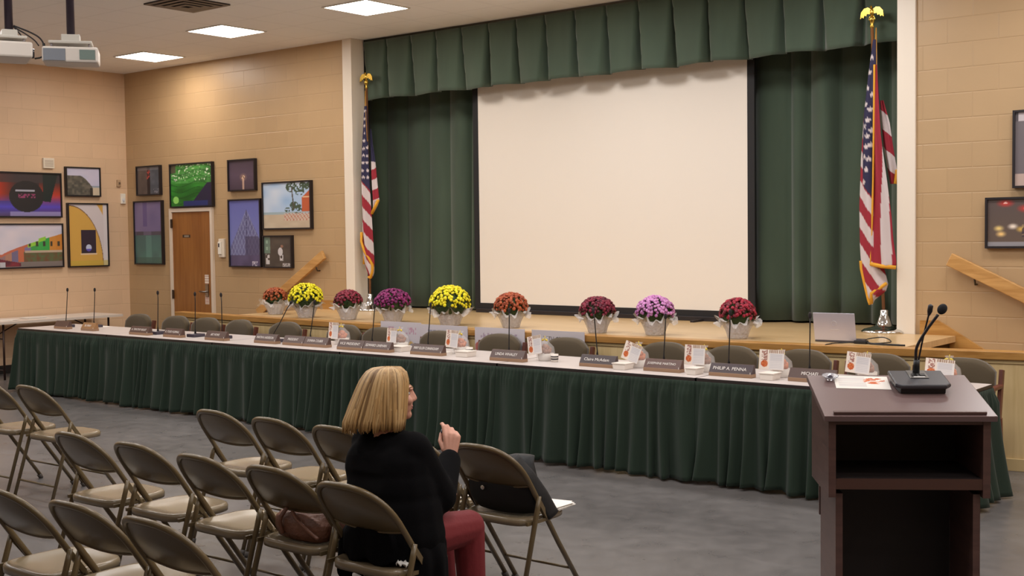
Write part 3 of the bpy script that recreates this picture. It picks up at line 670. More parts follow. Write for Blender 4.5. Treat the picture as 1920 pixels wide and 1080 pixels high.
for x, y, L, tx, lb, c in NP:
    pm = None if c is None else mat('plate_%d' % c[0], c, .35)
    t = nameplate(x, y, L, tx, lb, pm=pm, tw=(L*.78 if len(tx) > 13 else L*(.055*len(tx))) if tx else None, th=.024)

# ================================================================== thanksgiving baskets with cards, and small items
orange_m = mat('pumpkin_orange', (196, 106, 44), .5); white_box = mat('white_card_box', (226, 216, 206), .5); cello = mat('clear_cellophane', (235, 235, 235), .15, alpha=.22); yellow_m = mat('yellow_bow', (222, 196, 74), .5); brown_m = mat('brown_pastry', (146, 88, 46), .6)
def card_fn(sd):
    def f(u, v):
        if u < .02 or u > .98 or v < .02 or v > .98: return (236, 214, 196)
        if u < .4:
            d = math.hypot((u-.22)*1.2, (v-.3)); 
            if d < .17: return mixc((190, 70, 30), (226, 150, 100), vn(u*30, v*30, sd))
            if v > .45 and abs(u-.22) < .12 and vn(u*26, v*26, sd+2) > .45: return (170, 120, 110)
            return (244, 230, 218)
        if v > .82: return (170, 140, 120) if int(u*40) % 3 else (240, 228, 216)
        return (206, 202, 206) if (.45 < u < .93 and .1 < v < .78 and int(v*26) % 2) else (232, 226, 224)
    return f
def basket(x, y, label, rot=0, roll=0, cw=.15, ch=.13, fruit=True, sd=1, cz=.055, bow=True):
    t = thing('gift_basket', label, 'gift basket', (x, y, TZ), rot, 'thanksgiving gift baskets on the tables')
    MB().lathe([(.055, 0), (.062, .02), (.066, .06), (.062, .06), (.056, .015)], 16, (0.02, .02, 0)).build('basket_bowl', white_box, t)
    r = random.Random(sd); m = MB()
    for k in range(7):
        a = k*2*PI/7; m.ell((.02+.03*math.cos(a), .02+.03*math.sin(a), .075+.014*(k % 2)), (.022, .022, .02), 8, 6)
    m.ell((.02, .02, .105), (.034, .034, .028), 10, 7)
    m.build('pumpkins', orange_m if sd % 2 else brown_m, t)
    MB().lathe([(.075, .004), (.078, .06), (.07, .11), (.025, .155), (.012, .165), (.03, .19)], 14, (0.02, .02, 0), cap=False).build('cellophane_wrap', cello, t)
    if bow:
        q = MB()
        for s in (-1, 1): q.ell((.02+s*.016, .01, .168), (.016, .007, .009), 8, 6, 0, Matrix.Rotation(s*.4, 3, 'Y'))
        q.tube([(.02, .01, .165), (.03, .0, .20)], .003, 6).build('bow', yellow_m, t)
    painted_panel('card', cw, ch, 44, 38, card_fn(sd), t, (-.02, -.062, cz), rotx=-.12, roty=roll, m=paint_mat('card_print', .3))
    return t
BK = [(-8.40, 7.90, 'gift basket with card and bow below the left dark red flowers, leftmost of the baskets', 0, 0, .13, .155), (-7.60, 7.86, 'gift basket with small card right of the joined nameplates, in front of the posters', 0, 0, .12, .135), (-6.85, 7.82, 'gift basket with card just right of the longest nameplate', 0, .05, .14, .15),
 (-5.88, 7.74, 'gift basket with tilted card in front of the fifth grade poster', 0, -.2, .14, .15), (-4.98, 7.72, 'gift basket with card tilted right and orange pumpkin, beside a white tray', 0, .3, .15, .14), (-4.43, 7.74, 'gift basket with card between the two nameplates right of the pink flowers', 0, 0, .17, .145),
 (-3.82, 7.74, 'gift basket with wide card just left of the lectern', 0, 0, .19, .14), (-3.25, 7.86, 'gift basket with card seen above the lectern papers, below the laptop', 0, .08, .17, .14), (-2.72, 7.92, 'gift basket with card behind the right side of the lectern', 0, .05, .19, .12)]
for i, (x, y, lb, a, rl, cw, ch) in enumerate(BK): basket(x, y, lb, a, rl, cw, ch, sd=i+1)
# small striped cups and white trays
stripe_m = mat('black_stripe', (44, 40, 42), .4)
def cup(x, y, label):
    t = thing('striped_cup', label, 'cup', (x, y, TZ), 0, None)
    MB().lathe([(.024, 0), (.028, .004), (.031, .062), (.029, .062), (.026, .01)], 18).build('cup_body', white_box, t)
    MB().lathe([(.0285, .018), (.0295, .018), (.0305, .030), (.0295, .030)], 18, cap=False).lathe([(.0300, .038), (.0310, .038), (.0315, .048), (.0305, .048)], 18, cap=False).build('stripe_band', stripe_m, t)
cup(-6.70, 7.80, 'white cup with black stripes right of the basket beside the longest nameplate'); cup(-5.74, 7.72, 'white cup with black stripes right of the tilted card by the fifth grade poster')
def tray(x, y, w_, label):
    t = thing('lunch_box', label, 'box', (x, y, TZ), 0, 'white boxes on the head tables')
    MB().prism([(-w_/2, 0), (w_/2, 0), (w_/2+.008, .042), (-w_/2-.008, .042)], -.06, .06).build('box_body', white_box, t, bevel=.003)
    MB().box((-w_/2-.012, -.065, .042), (w_/2+.012, .065, .05)).build('lid', white_box, t, bevel=.003)
tray(-5.00, 7.58, .10, 'white box in front of the card that tilts right'); tray(-4.39, 7.585, .07, 'white box between the two rightmost fully visible nameplates'); tray(-3.80, 7.585, .09, 'white box in front of the basket with the widest card')
tray(-7.42, 7.70, .14, 'white box right of the small card in front of the posters'); tray(-6.62, 7.66, .12, 'white box right of the striped cup beside the longest nameplate')
sheet_stack((-7.10, 7.42+.40, TZ), .1, .2, .15, 2, 'white papers behind the longest nameplate', seed=8)

# ------------------------------------------------------------------ posters on the apron
def poster(xc, w_, zb, h, fn, label, name='poster', text=None):
    y = lipy(xc)-.045
    t = thing(name, label, 'poster', (xc, y, zb), 0, 'posters on the stage front')
    MB().box((-w_/2, -.002, 0), (w_/2, .002, h)).build('board', mat('poster_board', (214, 206, 210), .6), t)
    painted_panel('poster_print', w_-.004, h-.004, 80, 80, fn, t, (0, -.0035, .002), rough=.6, m=paint_mat('poster_print', .6))
    return t
def pf(hc, sd, extra=None):
    def f(u, v):
        base = (214, 206, 212)
        if .80 < v < .92 and .12 < u < .88 and vn(u*38, v*22, sd) > .55: return mixc(base, hc, .55)
        if .1 < v < .72 and .08 < u < .9 and int(v*18) % 2 and vn(u*40, v*30, sd+5) > .6: return mixc(base, (120, 116, 140), .5)
        if extra:
            for (a, b, r, c) in extra:
                if math.hypot(u-a, v-b) < r: return c
        return base
    return f
poster(-8.32, .55, .30, .60, pf((190, 120, 150), 1, [(.75, .62, .07, (226, 190, 120)), (.93, .55, .06, (196, 116, 84))]), 'white poster with pink writing on the stage front, leftmost poster')
poster(-7.74, .60, .29, .60, pf((100, 104, 130), 2), 'white poster with grey blue writing, joined to the leftmost poster')
poster(-7.05, .59, .28, .61, pf((150, 120, 150), 3, [(.86, .45, .07, (196, 210, 90)), (.08, .7, .08, (190, 110, 100)), (.33, .72, .06, (200, 130, 120))]), 'white poster with a yellow green mark near its right edge')
p4 = poster(-6.39, .58, .28, .61, lambda u, v: (206, 198, 202), 'white poster reading fifth grade with a folded corner, rightmost poster')
lettering('FIFTH GRADE', .045, .30, mat('pencil_grey', (120, 116, 122), .7), p4, (-.01, -.006, .535), extrude=0)

# ================================================================== potted chrysanthemums on the stage edge
leaf_m = mat('mum_leaf', (52, 72, 34), .6, noise=(30, .3, (1, 1, 1))); wrap_m = mat('crinkled_clear_wrap', (226, 222, 220), .18, alpha=.5, bump=(45, 1.0, .02)); pot_m = mat('white_foil_pot', (206, 198, 196), .3, metal=.25, bump=(40, .8, .012))
def mum(x, y, w_, ztop, c1_, c2_, label, seed, lop=0.0, pot_r=.10):
    r = random.Random(seed); t = thing('potted_chrysanthemum', label, 'flowers', (x, y, SZ), r.uniform(0, 6), 'potted chrysanthemums along the stage edge')
    H = ztop-SZ; ph = .125; cz = ph+.03; rad = w_/2-.02; rh = H-cz-.012
    MB().lathe([(pot_r*.74, 0), (pot_r*.8, .01), (pot_r, ph), (pot_r*.92, ph), (pot_r*.85, ph-.02)], 24).build('pot', pot_m, t)
    mb = MB(); nn = 40; prof = [(pot_r*.80, .004), (pot_r*.95, .06), (pot_r*1.06, .09), (pot_r*1.2, .125), (pot_r*1.55, .15), (pot_r*1.8, .14)]
    ph_ = [r.uniform(0, 6) for _ in range(6)]
    def wp(u, v):
        k = v*(len(prof)-1); i = min(int(k), len(prof)-2); f = k-i; R0 = prof[i][0]*(1-f)+prof[i+1][0]*f; z = prof[i][1]*(1-f)+prof[i+1][1]*f; a = 2*PI*u
        R = R0*(1+(.03+.10*v)*math.sin(11*a+ph_[0])+.05*v*math.sin(23*a+ph_[1])); z += v*v*(.03*math.sin(5*a+ph_[2])+.025*math.sin(13*a+ph_[3]))
        return (R*math.cos(a), R*math.sin(a), max(.004, z))
    mb.grid(72, 14, wp).build('plastic_wrap', wrap_m, t)
    lf = MB(); lf.ell((0, 0, cz+rh*.25), (rad*.86, rad*.86, rh*.62), 16, 10)
    for k in range(260):
        a = r.uniform(0, 2*PI); e = r.uniform(-.55, .75); R = rad*.9*math.cos(e); p = Vector((R*math.cos(a), R*math.sin(a), cz+rh*.3+math.sin(e)*rh*.62))
        d = Vector((math.cos(a), math.sin(a), r.uniform(-.5, .6))).normalized(); s_ = d.cross(Vector((0, 0, 1))).normalized()*.013; L = r.uniform(.02, .036)
        lf.add([p-s_*.3, p+d*L*.5-s_+Vector((0, 0, .004)), p+d*L, p+d*L*.5+s_+Vector((0, 0, .004))], [(0, 1, 2, 3)])
    lf.tube([(0, 0, .12), (0, 0, cz+.02)], .03, 8)
    lf.build('foliage', leaf_m, t, kind='stuff')
    fb = MB(); n = int(420*(w_/.5)); m1 = mat('petal_%d_%d_%d' % c1_, c1_, .6); m2 = mat('petal_%d_%d_%d' % c2_, c2_, .6)
    for k in range(n):
        z01 = 1-1.28*(k+.5)/n; e = math.asin(max(-1, min(1, z01))); a = k*2.39996+r.uniform(-.25, .25)
        if z01 < .15 and r.random() < .35-(z01)*1.0: continue
        R = rad*math.cos(e)*r.uniform(.93, 1.04); z = cz+rh*.28+(rh*.72)*math.sin(e)*r.uniform(.94, 1.03)+lop*math.cos(a)*.0
        p = Vector((R*math.cos(a), R*math.sin(a), z)); nrm = Vector((math.cos(a)*math.cos(e), math.sin(a)*math.cos(e), math.sin(e)+.2)).normalized()
        q = Vector((0, 0, 1)).rotation_difference(nrm).to_matrix(); s_ = r.uniform(.013, .019)
        fb.ell(p, (s_, s_, s_*.62), 7, 5, 0 if r.random() < .62 else 1, q)
    fb.build('blooms', [m1, m2], t, kind='stuff')
    return t
mum(-10.83, 9.20, .30, 1.18, (168, 84, 42), (140, 62, 30), 'rust orange chrysanthemums in wrapped pot in front of the handrail, leftmost flowers', 1)
mum(-10.085, 9.00, .41, 1.25, (240, 230, 30), (222, 206, 20), 'yellow chrysanthemums second from left, beside the leftmost orange flowers', 2, pot_r=.105)
mum(-9.42, 9.00, .33, 1.188, (132, 26, 52), (98, 16, 38), 'dark red chrysanthemums in front of the left white column', 3)
mum(-8.732, 8.97, .40, 1.215, (136, 30, 100), (104, 20, 80), 'purple magenta chrysanthemums in wrapped pot below the left flag', 4, pot_r=.105)
mum(-7.913, 8.93, .43, 1.267, (240, 230, 30), (222, 206, 20), 'yellow chrysanthemums in front of the left edge of the screen', 5, pot_r=.115)
mum(-7.203, 9.0, .35, 1.205, (176, 84, 46), (146, 62, 30), 'rust orange chrysanthemums in front of the white screen', 6)
mum(-6.16, 8.93, .345, 1.196, (128, 24, 52), (92, 14, 38), 'dark red chrysanthemums in front of the middle of the screen\'s bottom edge', 7)
mum(-5.587, 8.98, .36, 1.211, (206, 140, 196), (180, 112, 170), 'pale pink chrysanthemums in front of the screen', 8)
mum(-4.824, 9.04, .335, 1.206, (160, 26, 52), (112, 16, 38), 'dark red chrysanthemums in front of the screen\'s right edge, rightmost flowers', 9)

# ================================================================== laptop on the stage edge
t = thing('laptop', 'open silver laptop on the stage edge with its lid towards the audience', 'laptop', (-4.0, 9.12, SZ), .06)
silver = mat('silver_laptop', (206, 204, 218), .32, .35)
MB().box((-.17, 0, 0), (.17, .235, .016)).build('keyboard_base', mat('dark_laptop_base', (96, 92, 98), .4, .4), t, bevel=.004)
lid = MB().box((-.17, -.006, 0), (.17, 0, .225)).build('lid', silver, t, bevel=.003); lid.location = (0, 0, .016); lid.rotation_euler = (.20, 0, 0)
lg = MB().lathe([(.022, 0), (.022, .0012), (.019, .0012), (.019, 0)], 24, (0, 0, 0), cap=False).build('round_logo', mat('logo_bright', (226, 226, 234), .2, .3), lid); lg.location = (0, -.0075, .14); lg.rotation_euler = (PI/2, 0, 0)
MB().box((-.035, -.0072, .088), (.035, -.006, .094)).build('logo_bar', mat('logo_bright', (226, 226, 234), .2, .3), lid)
cable_m = mat('black_cable', (26, 24, 26), .5)
def pw(pts, n=6):
    """smooth path through points (Catmull-Rom)"""
    P = [Vector(p) for p in pts]; P = [P[0]*2-P[1]]+P+[P[-1]*2-P[-2]]; out = []
    for i in range(1, len(P)-2):
        for k in range(n):
            t_ = k/n; a, b, c, d = P[i-1], P[i], P[i+1], P[i+2]
            out.append(.5*((2*b)+(c-a)*t_+(2*a-5*b+4*c-d)*t_*t_+(3*b-a-3*c+d)*t_**3))
    out.append(P[-2]); return out
t = thing('power_adapter', 'black power adapter and coiled cable on the stage right of the laptop', 'cable', (-3.78, 9.10, SZ))
MB().box((-.05, -.03, 0), (.05, .03, .028)).build('adapter_block', cable_m, t, bevel=.006)
MB().tube(pw([(.05, 0, .012), (.10, .03, .006), (.16, .20, .006), (.06, .30, .03), (-.03, .20, .02), (.02, .06, .006), (.2, 0, .006), (.30, .02, .006)]), .0045, 6).tube(pw([(.045, -.01, .014), (.12, -.03, .005), (.24, -.04, .008), (.36, -.03, .006)]), .008, 6).build('cable', cable_m, t)
MB().tube(pw([(-.05, 0, .012), (-.12, -.05, .006), (-.17, -.20+.0, .008), (-.19, -.262, -.02), (-.20, -.27, -.2), (-.24, -.27, -.5)]), .0045, 6).build('hanging_cable', cable_m, t)

# ================================================================== framed pictures
blk_frame = mat('black_picture_frame', (30, 24, 28), .4)
def picture(x0, x1, z0, z1, fn, label, plane='back', nx=110, name='framed_picture'):
    W_, H_ = x1-x0, z1-z0; c = (x0+x1)/2
    t = thing(name, label, 'picture', (c, BY, z0) if plane == 'back' else (LX, c, z0), 0 if plane == 'back' else PI/2, None)
    b = .018; d = .05
    f = MB().box((-W_/2, -d, 0), (W_/2, -.002, b)).box((-W_/2, -d, H_-b), (W_/2, -.002, H_)).box((-W_/2, -d, b), (-W_/2+b, -.002, H_-b)).box((W_/2-b, -d, b), (W_/2, -.002, H_-b))
    f.build('frame', blk_frame, t)
    MB().box((-W_/2+b, -.03, b), (W_/2-b, -.004, H_-b)).build('backing', mat('picture_backing', (60, 56, 54), .8), t)
    painted_panel('print', W_-2*b, H_-2*b, nx, int(nx*H_/W_), fn, t, (0, -.034, b), rough=.3)
    return t
def p_goggle(u, v):
    base = mixc((60, 50, 54), (214, 60, 34), 1-abs(u-.1)*3.2) if v > .35 else (70, 50, 60)
    if u > .70: base = mixc(base, (206, 66, 44), (1-abs(v-.45)*2.4))
    base = mixc(base, (90, 80, 210), max(0, .9-abs(v-.22)*3)*(1 if .15 < u < 1 else .2))
    if v < .10: base = mixc(base, (190, 186, 232), .6 if u > .3 else .1)
    if v > .78: base = mixc(base, (70, 62, 64), .8)
    if math.hypot((u-.53)*1.45, (v-.46)*.92) < .34: 
        base = (46, 44, 46)
        if abs(v-.60) < .025 and .38 < u < .64: base = (176, 176, 190)
        if .42 < v < .52 and .42 < u < .66 and vn(u*50, v*40, 3) > .5: base = (150, 70, 110)
    if u > .76 and (v-.35) > (u-.76)*-.2 and (u-.76) < .16*(.3+v) and v > .3: base = (40, 48, 48)
    return base
def p_street(u, v):
    sky = mixc((196, 196, 214), (226, 214, 222), vn(u*5, v*5, 1)); top = .30+.50*max(0, u-.05)**.8
    top += .05 if .62 < u < .74 else 0
    c = sky
    if v < top and v > .12:
        c = [(150, 120, 124), (176, 130, 110), (120, 110, 140), (196, 110, 80), (130, 120, 160), (74, 160, 84), (70, 170, 84), (64, 168, 80), (206, 140, 66), (204, 134, 60)][min(9, int(u*10))]
        if .45 < u < .74 and v > top-.09: c = (150, 206, 70)
        if u > .4 and (int(u*26) % 3 == 0) and .48 < v < .60: c = (70, 66, 56)
        if u < .45 and v > top-.06: c = (196, 110, 86)
        if v < .36 and u > .38: c = mixc((92, 110, 76), (120, 80, 60), vn(u*30, v*20, 4))
        if .34 < v < .385 and u > .4: c = (190, 170, 150)
    elif v <= .12: c = (130, 120, 116)
    if u < .34 and v < .2 and v > .02: c = mixc((60, 46, 56), (176, 60, 70), vn(u*14, v*18, 6)) if v < .2-u*.3 else c
    if v < .12 and u < .1: c = (190, 190, 196)
    return c
def p_rock(u, v):
    c = mixc((206, 200, 222), (190, 190, 214), vn(u*4, v*6, 2))
    if v < .36: c = (150, 160, 176)
    if v < .30: c = (206, 190, 166)
    if v < .72-1.9*max(0, u-.42)**1.5 and u < .78: c = mixc((74, 72, 68), (122, 114, 102), vn(u*16, v*14, 5))
    if .7 < u < .8 and v < .28: c = (60, 54, 50)
    return c
def p_arch(u, v):
    d = math.hypot(u*1.02, (v-.02)*.93)
    c = (214, 168, 84)
    if d > .90: c = (214, 204, 206)
    if d > .885 and d < .90: c = (120, 84, 60)
    if d > 1.18 and u < .9: c = (214, 168, 84)
    if u > .90: c = (220, 212, 214)
    if .30 < u < .70 and .20 < v < .58: c = (58, 48, 60)
    if .28 < u < .72 and .175 < v < .20: c = (226, 200, 170)
    if math.hypot((u-.5)*.72, (v-.29)) < .055: c = (196, 204, 230) if v > .27 else (100, 90, 190)
    if v < .08: c = mixc(c, (196, 176, 70), .5)
    return c
def p_darkred(u, v):
    c = mixc((84, 74, 72), (104, 92, 88), vn(u*9, v*5, 1)) if u < .48 else mixc((96, 100, 110), (70, 76, 84), vn(u*7, v*7, 2))
    if .44 < u < .58: c = (40, 30, 34)
    if .42 < u < .58 and .55 < v < .88 and vn(u*26, v*20, 3) > .4: c = (176, 70, 62)
    if v > .88: c = mixc(c, (150, 146, 150), .5)
    if v < .2 and u > .7 and vn(u*30, v*30, 8) > .6: c = (130, 130, 140)
    return c
def p_cyan(u, v):
    c = mixc((112, 100, 142), (140, 126, 164), vn(u*3, v*4, 1))
    if .3 < u < .46 and v > .6: c = mixc(c, (92, 76, 134), .6)
    if v < .5: c = mixc((78, 104, 106), (92, 140, 128), (.5-v)*2.2*vn(u*4+1, v*8, 3)+.1)
    if .46 < v < .52: c = (86, 78, 92) if vn(u*8, 1, 4) > .35 else (110, 100, 124)
    if v < .45 and abs(u-.5) < .1: c = mixc(c, (120, 170, 158), .4)
    if v < .1: c = mixc(c, (70, 96, 90), .6)
    return c
def p_green(u, v):
    g = vn(u*4+v*3, v*9-u*2, 1); c = mixc((30, 84, 30), (70, 170, 60), g)
    if v > .55: c = mixc(c, (130, 190, 120), .6*vn(u*22, v*26, 2))
    if v > .6 and vn(u*34, v*40, 3) > .8: c = (226, 240, 214)
    if abs((v-.66+.06*math.sin(u*7)) % .14) < .02: c = mixc(c, (20, 66, 26), .6)
    if v < .55 and u > .45+v*.8: c = mixc((40, 44, 60), (50, 40, 70), vn(u*5, v*5, 7))
    if v < .12 and .3 < u < .9: c = (44, 54, 110)
    if math.hypot(u-.12, (v-.15)*.8) < .07: c = (150, 220, 110)
    if u < .12 and v > .8: c = (84, 80, 62)
    return c
def p_sunset(u, v):
    c = mixc((90, 74, 92), (66, 54, 66), abs(v-.5)*1.4); d = math.hypot((u-.56)*1.1, (v-.42)*1.1)
    c = mixc(c, (206, 160, 130), max(0, .75-d*4.2))
    if d < .07: c = (60, 36, 40) if vn(u*60, v*60, 2) > .55 else (244, 214, 180)
    if abs(u-.56) < .035 and v < .40: c = mixc(c, (230, 190, 160), .7)
    return c
def p_pyramid(u, v):
    c = mixc((132, 140, 202), (104, 108, 176), v); ap = (.56, .86)
    if v < .26: c = mixc((96, 86, 122), (74, 66, 96), vn(u*6, v*8, 1))
    w1 = (ap[1]-v)*.95
    if ap[1] > v > .16 and -w1*1.0 < u-ap[0] < w1*.95:
        k = ((u-ap[0])*9+(v)*7) % 1; k2 = ((ap[0]-u)*9+v*7) % 1
        c = mixc((86, 84, 128), (150, 156, 196), 1 if (k < .12 or k2 < .12) else .18+.25*vn(u*5, v*6, 2))
        if v < .45 and u > .5: c = mixc(c, (70, 62, 90), .6)
        if abs(u-ap[0]) < .012: c = (60, 58, 96)
    if v < .07 and .72 < u < .9 and vn(u*60, v*50, 4) > .5: c = (196, 190, 206)
    return c
def p_beach(u, v):
    c = mixc((150, 184, 222), (214, 222, 236), vn(u*4, v*5, 1))
    if v < .36: c = mixc((150, 176, 190), (176, 186, 186), vn(u*3, v*20, 2))
    if v < .30: c = mixc((206, 190, 166), (190, 170, 146), vn(u*6, v*12, 3))
    tr = .0
    for (tx, tz, r) in ((.62, .9, .13), (.78, .80, .10), (.9, .94, .12), (.66, .5, .09), (.72, .42, .12), (.52, .40, .06)):
        if math.hypot(u-tx, (v-tz)*1.1) < r and vn(u*34, v*34, int(tx*50)) > .42: c = (66, 84, 66)
    if abs(u-.635-.02*math.sin(v*5)) < .012 and .4 < v < .9: c = (84, 76, 70)
    if u > .82 and .36 < v < .76 - (.92-u)*1.0: c = (188, 92, 58)
    if .84 < u and .66 < v < .69: c = (230, 190, 150)
    if .44 < u < .98 and .16 < v < .33: c = (190, 120, 104) if (int(u*44)+int(v*30)) % 3 == 0 else mixc(c, (214, 196, 184), .5)
    return c
def p_mono(u, v):
    c = mixc((72, 64, 60), (92, 82, 74), vn(u*6, v*6, 1))
    if u < .22 and v > .45: c = (150, 176, 156) if (int(u*14) % 2) and int(v*9) % 2 else (110, 130, 116)
    if .06 < u < .2 and .08 < v < .42 and vn(u*12, v*12, 2) > .35: c = (206, 200, 200)
    if math.hypot((u-.6)*1.6, v-.5) < .14 or (abs(u-.64) < .06 and .2 < v < .4 and vn(u*16, v*12, 3) > .4): c = (206, 202, 204)
    if math.hypot(u-.66, v-.68) < .05: c = (150, 110, 92)
    if v < .12 and .68 < u < .95 and vn(u*60, v*40, 5) > .5: c = (196, 190, 190)
    return c
def p_r1(u, v):
    c = (112, 104, 108)
    if v > .88: c = (196, 186, 190) if int(u*22) % 3 else (90, 84, 88)
    if .12 < u < .5 and .45 < v < .8: c = (150, 142, 148)
    if .3 < u and .25 < v < .58: c = (126, 116, 120)
    if v < .16: c = (190, 166, 156)
    return c
def p_r2(u, v):
    c = mixc((104, 88, 78), (92, 80, 78), v)
    for a, b in ((.16, .92), (.34, .80), (.62, .9)):
        d = math.hypot((u-a), (v-b)*.9); c = mixc(c, (200, 60, 56), max(0, 1-d*11)*1.2)
        if d < .02: c = (255, 200, 190)
    for a, b, q in ((.10, .38, (236, 206, 130)), (.225, .42, (240, 226, 210)), (.30, .36, (214, 176, 90)), (.12, .26, (240, 200, 130))):
        d = math.hypot((u-a)*1.4, v-b); c = mixc(c, q, max(0, 1-d*13)*1.3)
    if .3 < u and .2 < v < .45: c = mixc(c, (60, 50, 66), .75) if vn(u*24, v*20, 3) > .45 else mixc(c, (196, 170, 120), .5)
    if v < .09: c = (150, 146, 150)
    return c
picture(8.05, 9.13, 2.05, 2.65, p_goggle, 'black framed picture of a dark round shape on red and blue, on left wall', 'left', 130)
picture(9.195, 9.73, 2.34, 2.745, p_rock, 'small black framed picture of a grey rock on a beach, on left wall', 'left', 80)
picture(8.19, 9.135, 1.375, 1.97, p_street, 'black framed picture of colourful row houses, on left wall, lowest at far left', 'left', 150)
picture(9.209, 9.835, 1.367, 2.25, p_arch, 'tall black framed picture of a yellow arch with a dark window', 'left', 90)
picture(-14.855, -14.30, 2.352, 2.765, p_darkred, 'small dark framed picture with red detail next to the room corner')
picture(-14.94, -14.275, 1.385, 2.277, p_cyan, 'tall framed picture of purple sky over teal water left of the door')
picture(-14.08, -13.15, 2.165, 2.76, p_green, 'black framed picture of a glossy green leaf hanging above the wooden door')
picture(-12.825, -12.28, 2.35, 2.76, p_sunset, 'small dark framed picture of a light on water, above the pyramid picture')
picture(-12.835, -12.19, 1.363, 2.246, p_pyramid, 'tall framed picture of a glass pyramid building under a blue sky')
picture(-12.15, -11.235, 1.844, 2.443, p_beach, 'framed picture of a beach with palm trees and an orange hut')
picture(-12.155, -11.605, 1.357, 1.77, p_mono, 'small dark framed picture of a figure in white, below the beach picture')
picture(-2.95, -2.35, 2.07, 2.69, p_r1, 'grey framed picture cut off at the right edge, upper of the two')
picture(-3.162, -2.25, 1.588, 2.0, p_r2, 'framed night picture with red lamps above the right handrail', nx=110)

# ================================================================== ceiling projectors
prj_m = mat('projector_white', (214, 204, 194), .4); prj_g = mat('projector_grey', (126, 118, 118), .5); pole_dark = mat('dark_pipe', (62, 52, 62), .4, .5); grl = mat('projector_grille', (110, 126, 118), .5)
def projector(x, y, z, rotz, label, W_=.36, grille_side=1):
    t = thing('ceiling_projector', label, 'projector', (x, y, CEIL), 0, 'projectors hanging from the ceiling')
    dz = z-CEIL
    MB().tube([(0, 0, 0), (0, 0, dz+.03)], .027, 12).lathe([(.08, -.012), (.08, 0)], 18).build('ceiling_pole', pole_dark, t)
    M = Matrix.Translation((0, 0, dz)) @ Matrix.Rotation(rotz, 4, 'Z')
    mb = MB(); mb.box((-.06, -.05, 0), (.06, .05, .05), 0, M).box((-.14, -.10, -.02), (.14, .10, 0), 0, M).build('mount_bracket', mat('bracket_white', (196, 190, 180), .4), t, bevel=.006)
    for a, b in ((-.12, -.08), (.12, -.08), (-.12, .08), (.12, .08)):
        p = M @ Vector((a, b, -.055)); q = M @ Vector((a, b, -.01)); MB().tube([p, q], .008, 6).build('mount_leg', prj_g, t)
    bd = MB(); bd.box((-W_/2, -.13, -.15), (W_/2, .13, -.045), 0, M); bd.build('projector_body', prj_m, t, bevel=.014)
    MB().box((W_/2-.12, -.134, -.13), (W_/2-.02, -.128, -.065), 0, M).build('vent_grille', grl, t)
    MB().box((-W_/2+.01, -.136, -.14), (-W_/2+.15, -.128, -.06), 0, M).build('connector_panel', mat('projector_blue_grey', (120, 124, 132), .5), t)
    c = M @ Vector((-.05, .13, -.09)); d_ = M.to_3x3() @ Vector((0, 1, 0)); MB().tube([c, c+d_*.03], [.035, .033], 16).build('lens', mat('lens_dark', (50, 50, 60), .15), t)
    return t
projector(-7.57, 4.68, 3.10, .95, 'hanging white projector on a dark pole, right one of the two at top left')
projector(-7.80, 4.36, 3.12, -.42, 'hanging white projector on a dark pole, left one cut by the photo edge')
t = thing('projector_cables', 'black cables looping between the two hanging projectors', 'cable', (-7.77, 4.36, 3.24))
MB().tube(pw([(-.013, .024, -.037), (.045, .105, -.076), (.084, .159, -.117), (.103, .185, -.181), (.101, .182, -.206), (.088, .164, -.243), (.062, .128, -.255)]), .006, 6).build('cable', cable_m, t)
MB().tube(pw([(-.013, .023, -.044), (.035, .091, -.095), (.064, .131, -.133), (.079, .152, -.168)]), .005, 6).build('cable', cable_m, t)
MB().tube(pw([(-.013, .023, -.044), (.008, .052, -.085), (.028, .081, -.142)]), .005, 6).build('cable', cable_m, t)
MB().tube(pw([(.095, .178, -.150), (.101, .182, -.206), (.112, .197, -.245), (.131, .224, -.273), (.171, .28, -.261)]), .010, 6).build('cable', cable_m, t)
MB().tube(pw([(.105, .187, -.196), (.153, .254, -.186), (.193, .31, -.169)]), .007, 6).build('cable', cable_m, t)

# ================================================================== lectern
lec_m = wood_mat('walnut_laminate', (92, 66, 60), (76, 54, 50), .34, (2, 2, 20)); lec_top = mat('walnut_top_lit', (108, 86, 84), .33); lec_shade = mat('lectern_inside_shade', (30, 22, 21), .6); lec_edge = mat('lectern_edge_band', (74, 48, 40), .4)  # inside laminate darkened to paint its shade; top lightened for gloss reflection
LA = math.radians(33.4)
ZF = 1.065
t = thing('lectern', 'dark walnut lectern with open shelf and slanted top, front right', 'lectern', (-1.90, 4.235, 0), LA)
LWd = .625; sl = math.atan2(.10, .44)
top = MB().box((0, 0, -.022), (LWd, .455, 0)).build('slanted_top', lec_top, t, bevel=.002); top.location = (0, 0, ZF); top.rotation_euler = (sl, 0, 0)
MB().box((.035, .012, 0), (LWd-.035, .030, .012)).build('book_stop', lec_m, top, bevel=.003)
zt = lambda y: ZF-.024+math.tan(sl)*y
def side(x0, x1, y0, y1, z0, nm):
    MB().prism([(y0, z0), (y1, z0), (y1, zt(y1)), (y0, zt(y0))], x0, x1, 0, 'YZ').build(nm, lec_m, t)
side(.018, .045, .025, .43, .755, 'side_panel'); side(LWd-.045, LWd-.018, .025, .43, .755, 'side_panel')
MB().box((.045, .035, .785), (LWd-.045, .42, .825)).build('shelf', lec_shade, t)
MB().box((.045, .028, .785), (LWd-.045, .0352, .825)).build('shelf_edge', lec_edge, t)
MB().box((.045, .030, ZF-.036), (LWd-.045, .045, ZF-.02)).build('top_rail', lec_m, t)
MB().prism([(.41, .60), (.43, .60), (.43, zt(.43)), (.41, zt(.41))], .045, LWd-.045, 0, 'YZ').build('front_panel', lec_m, t)
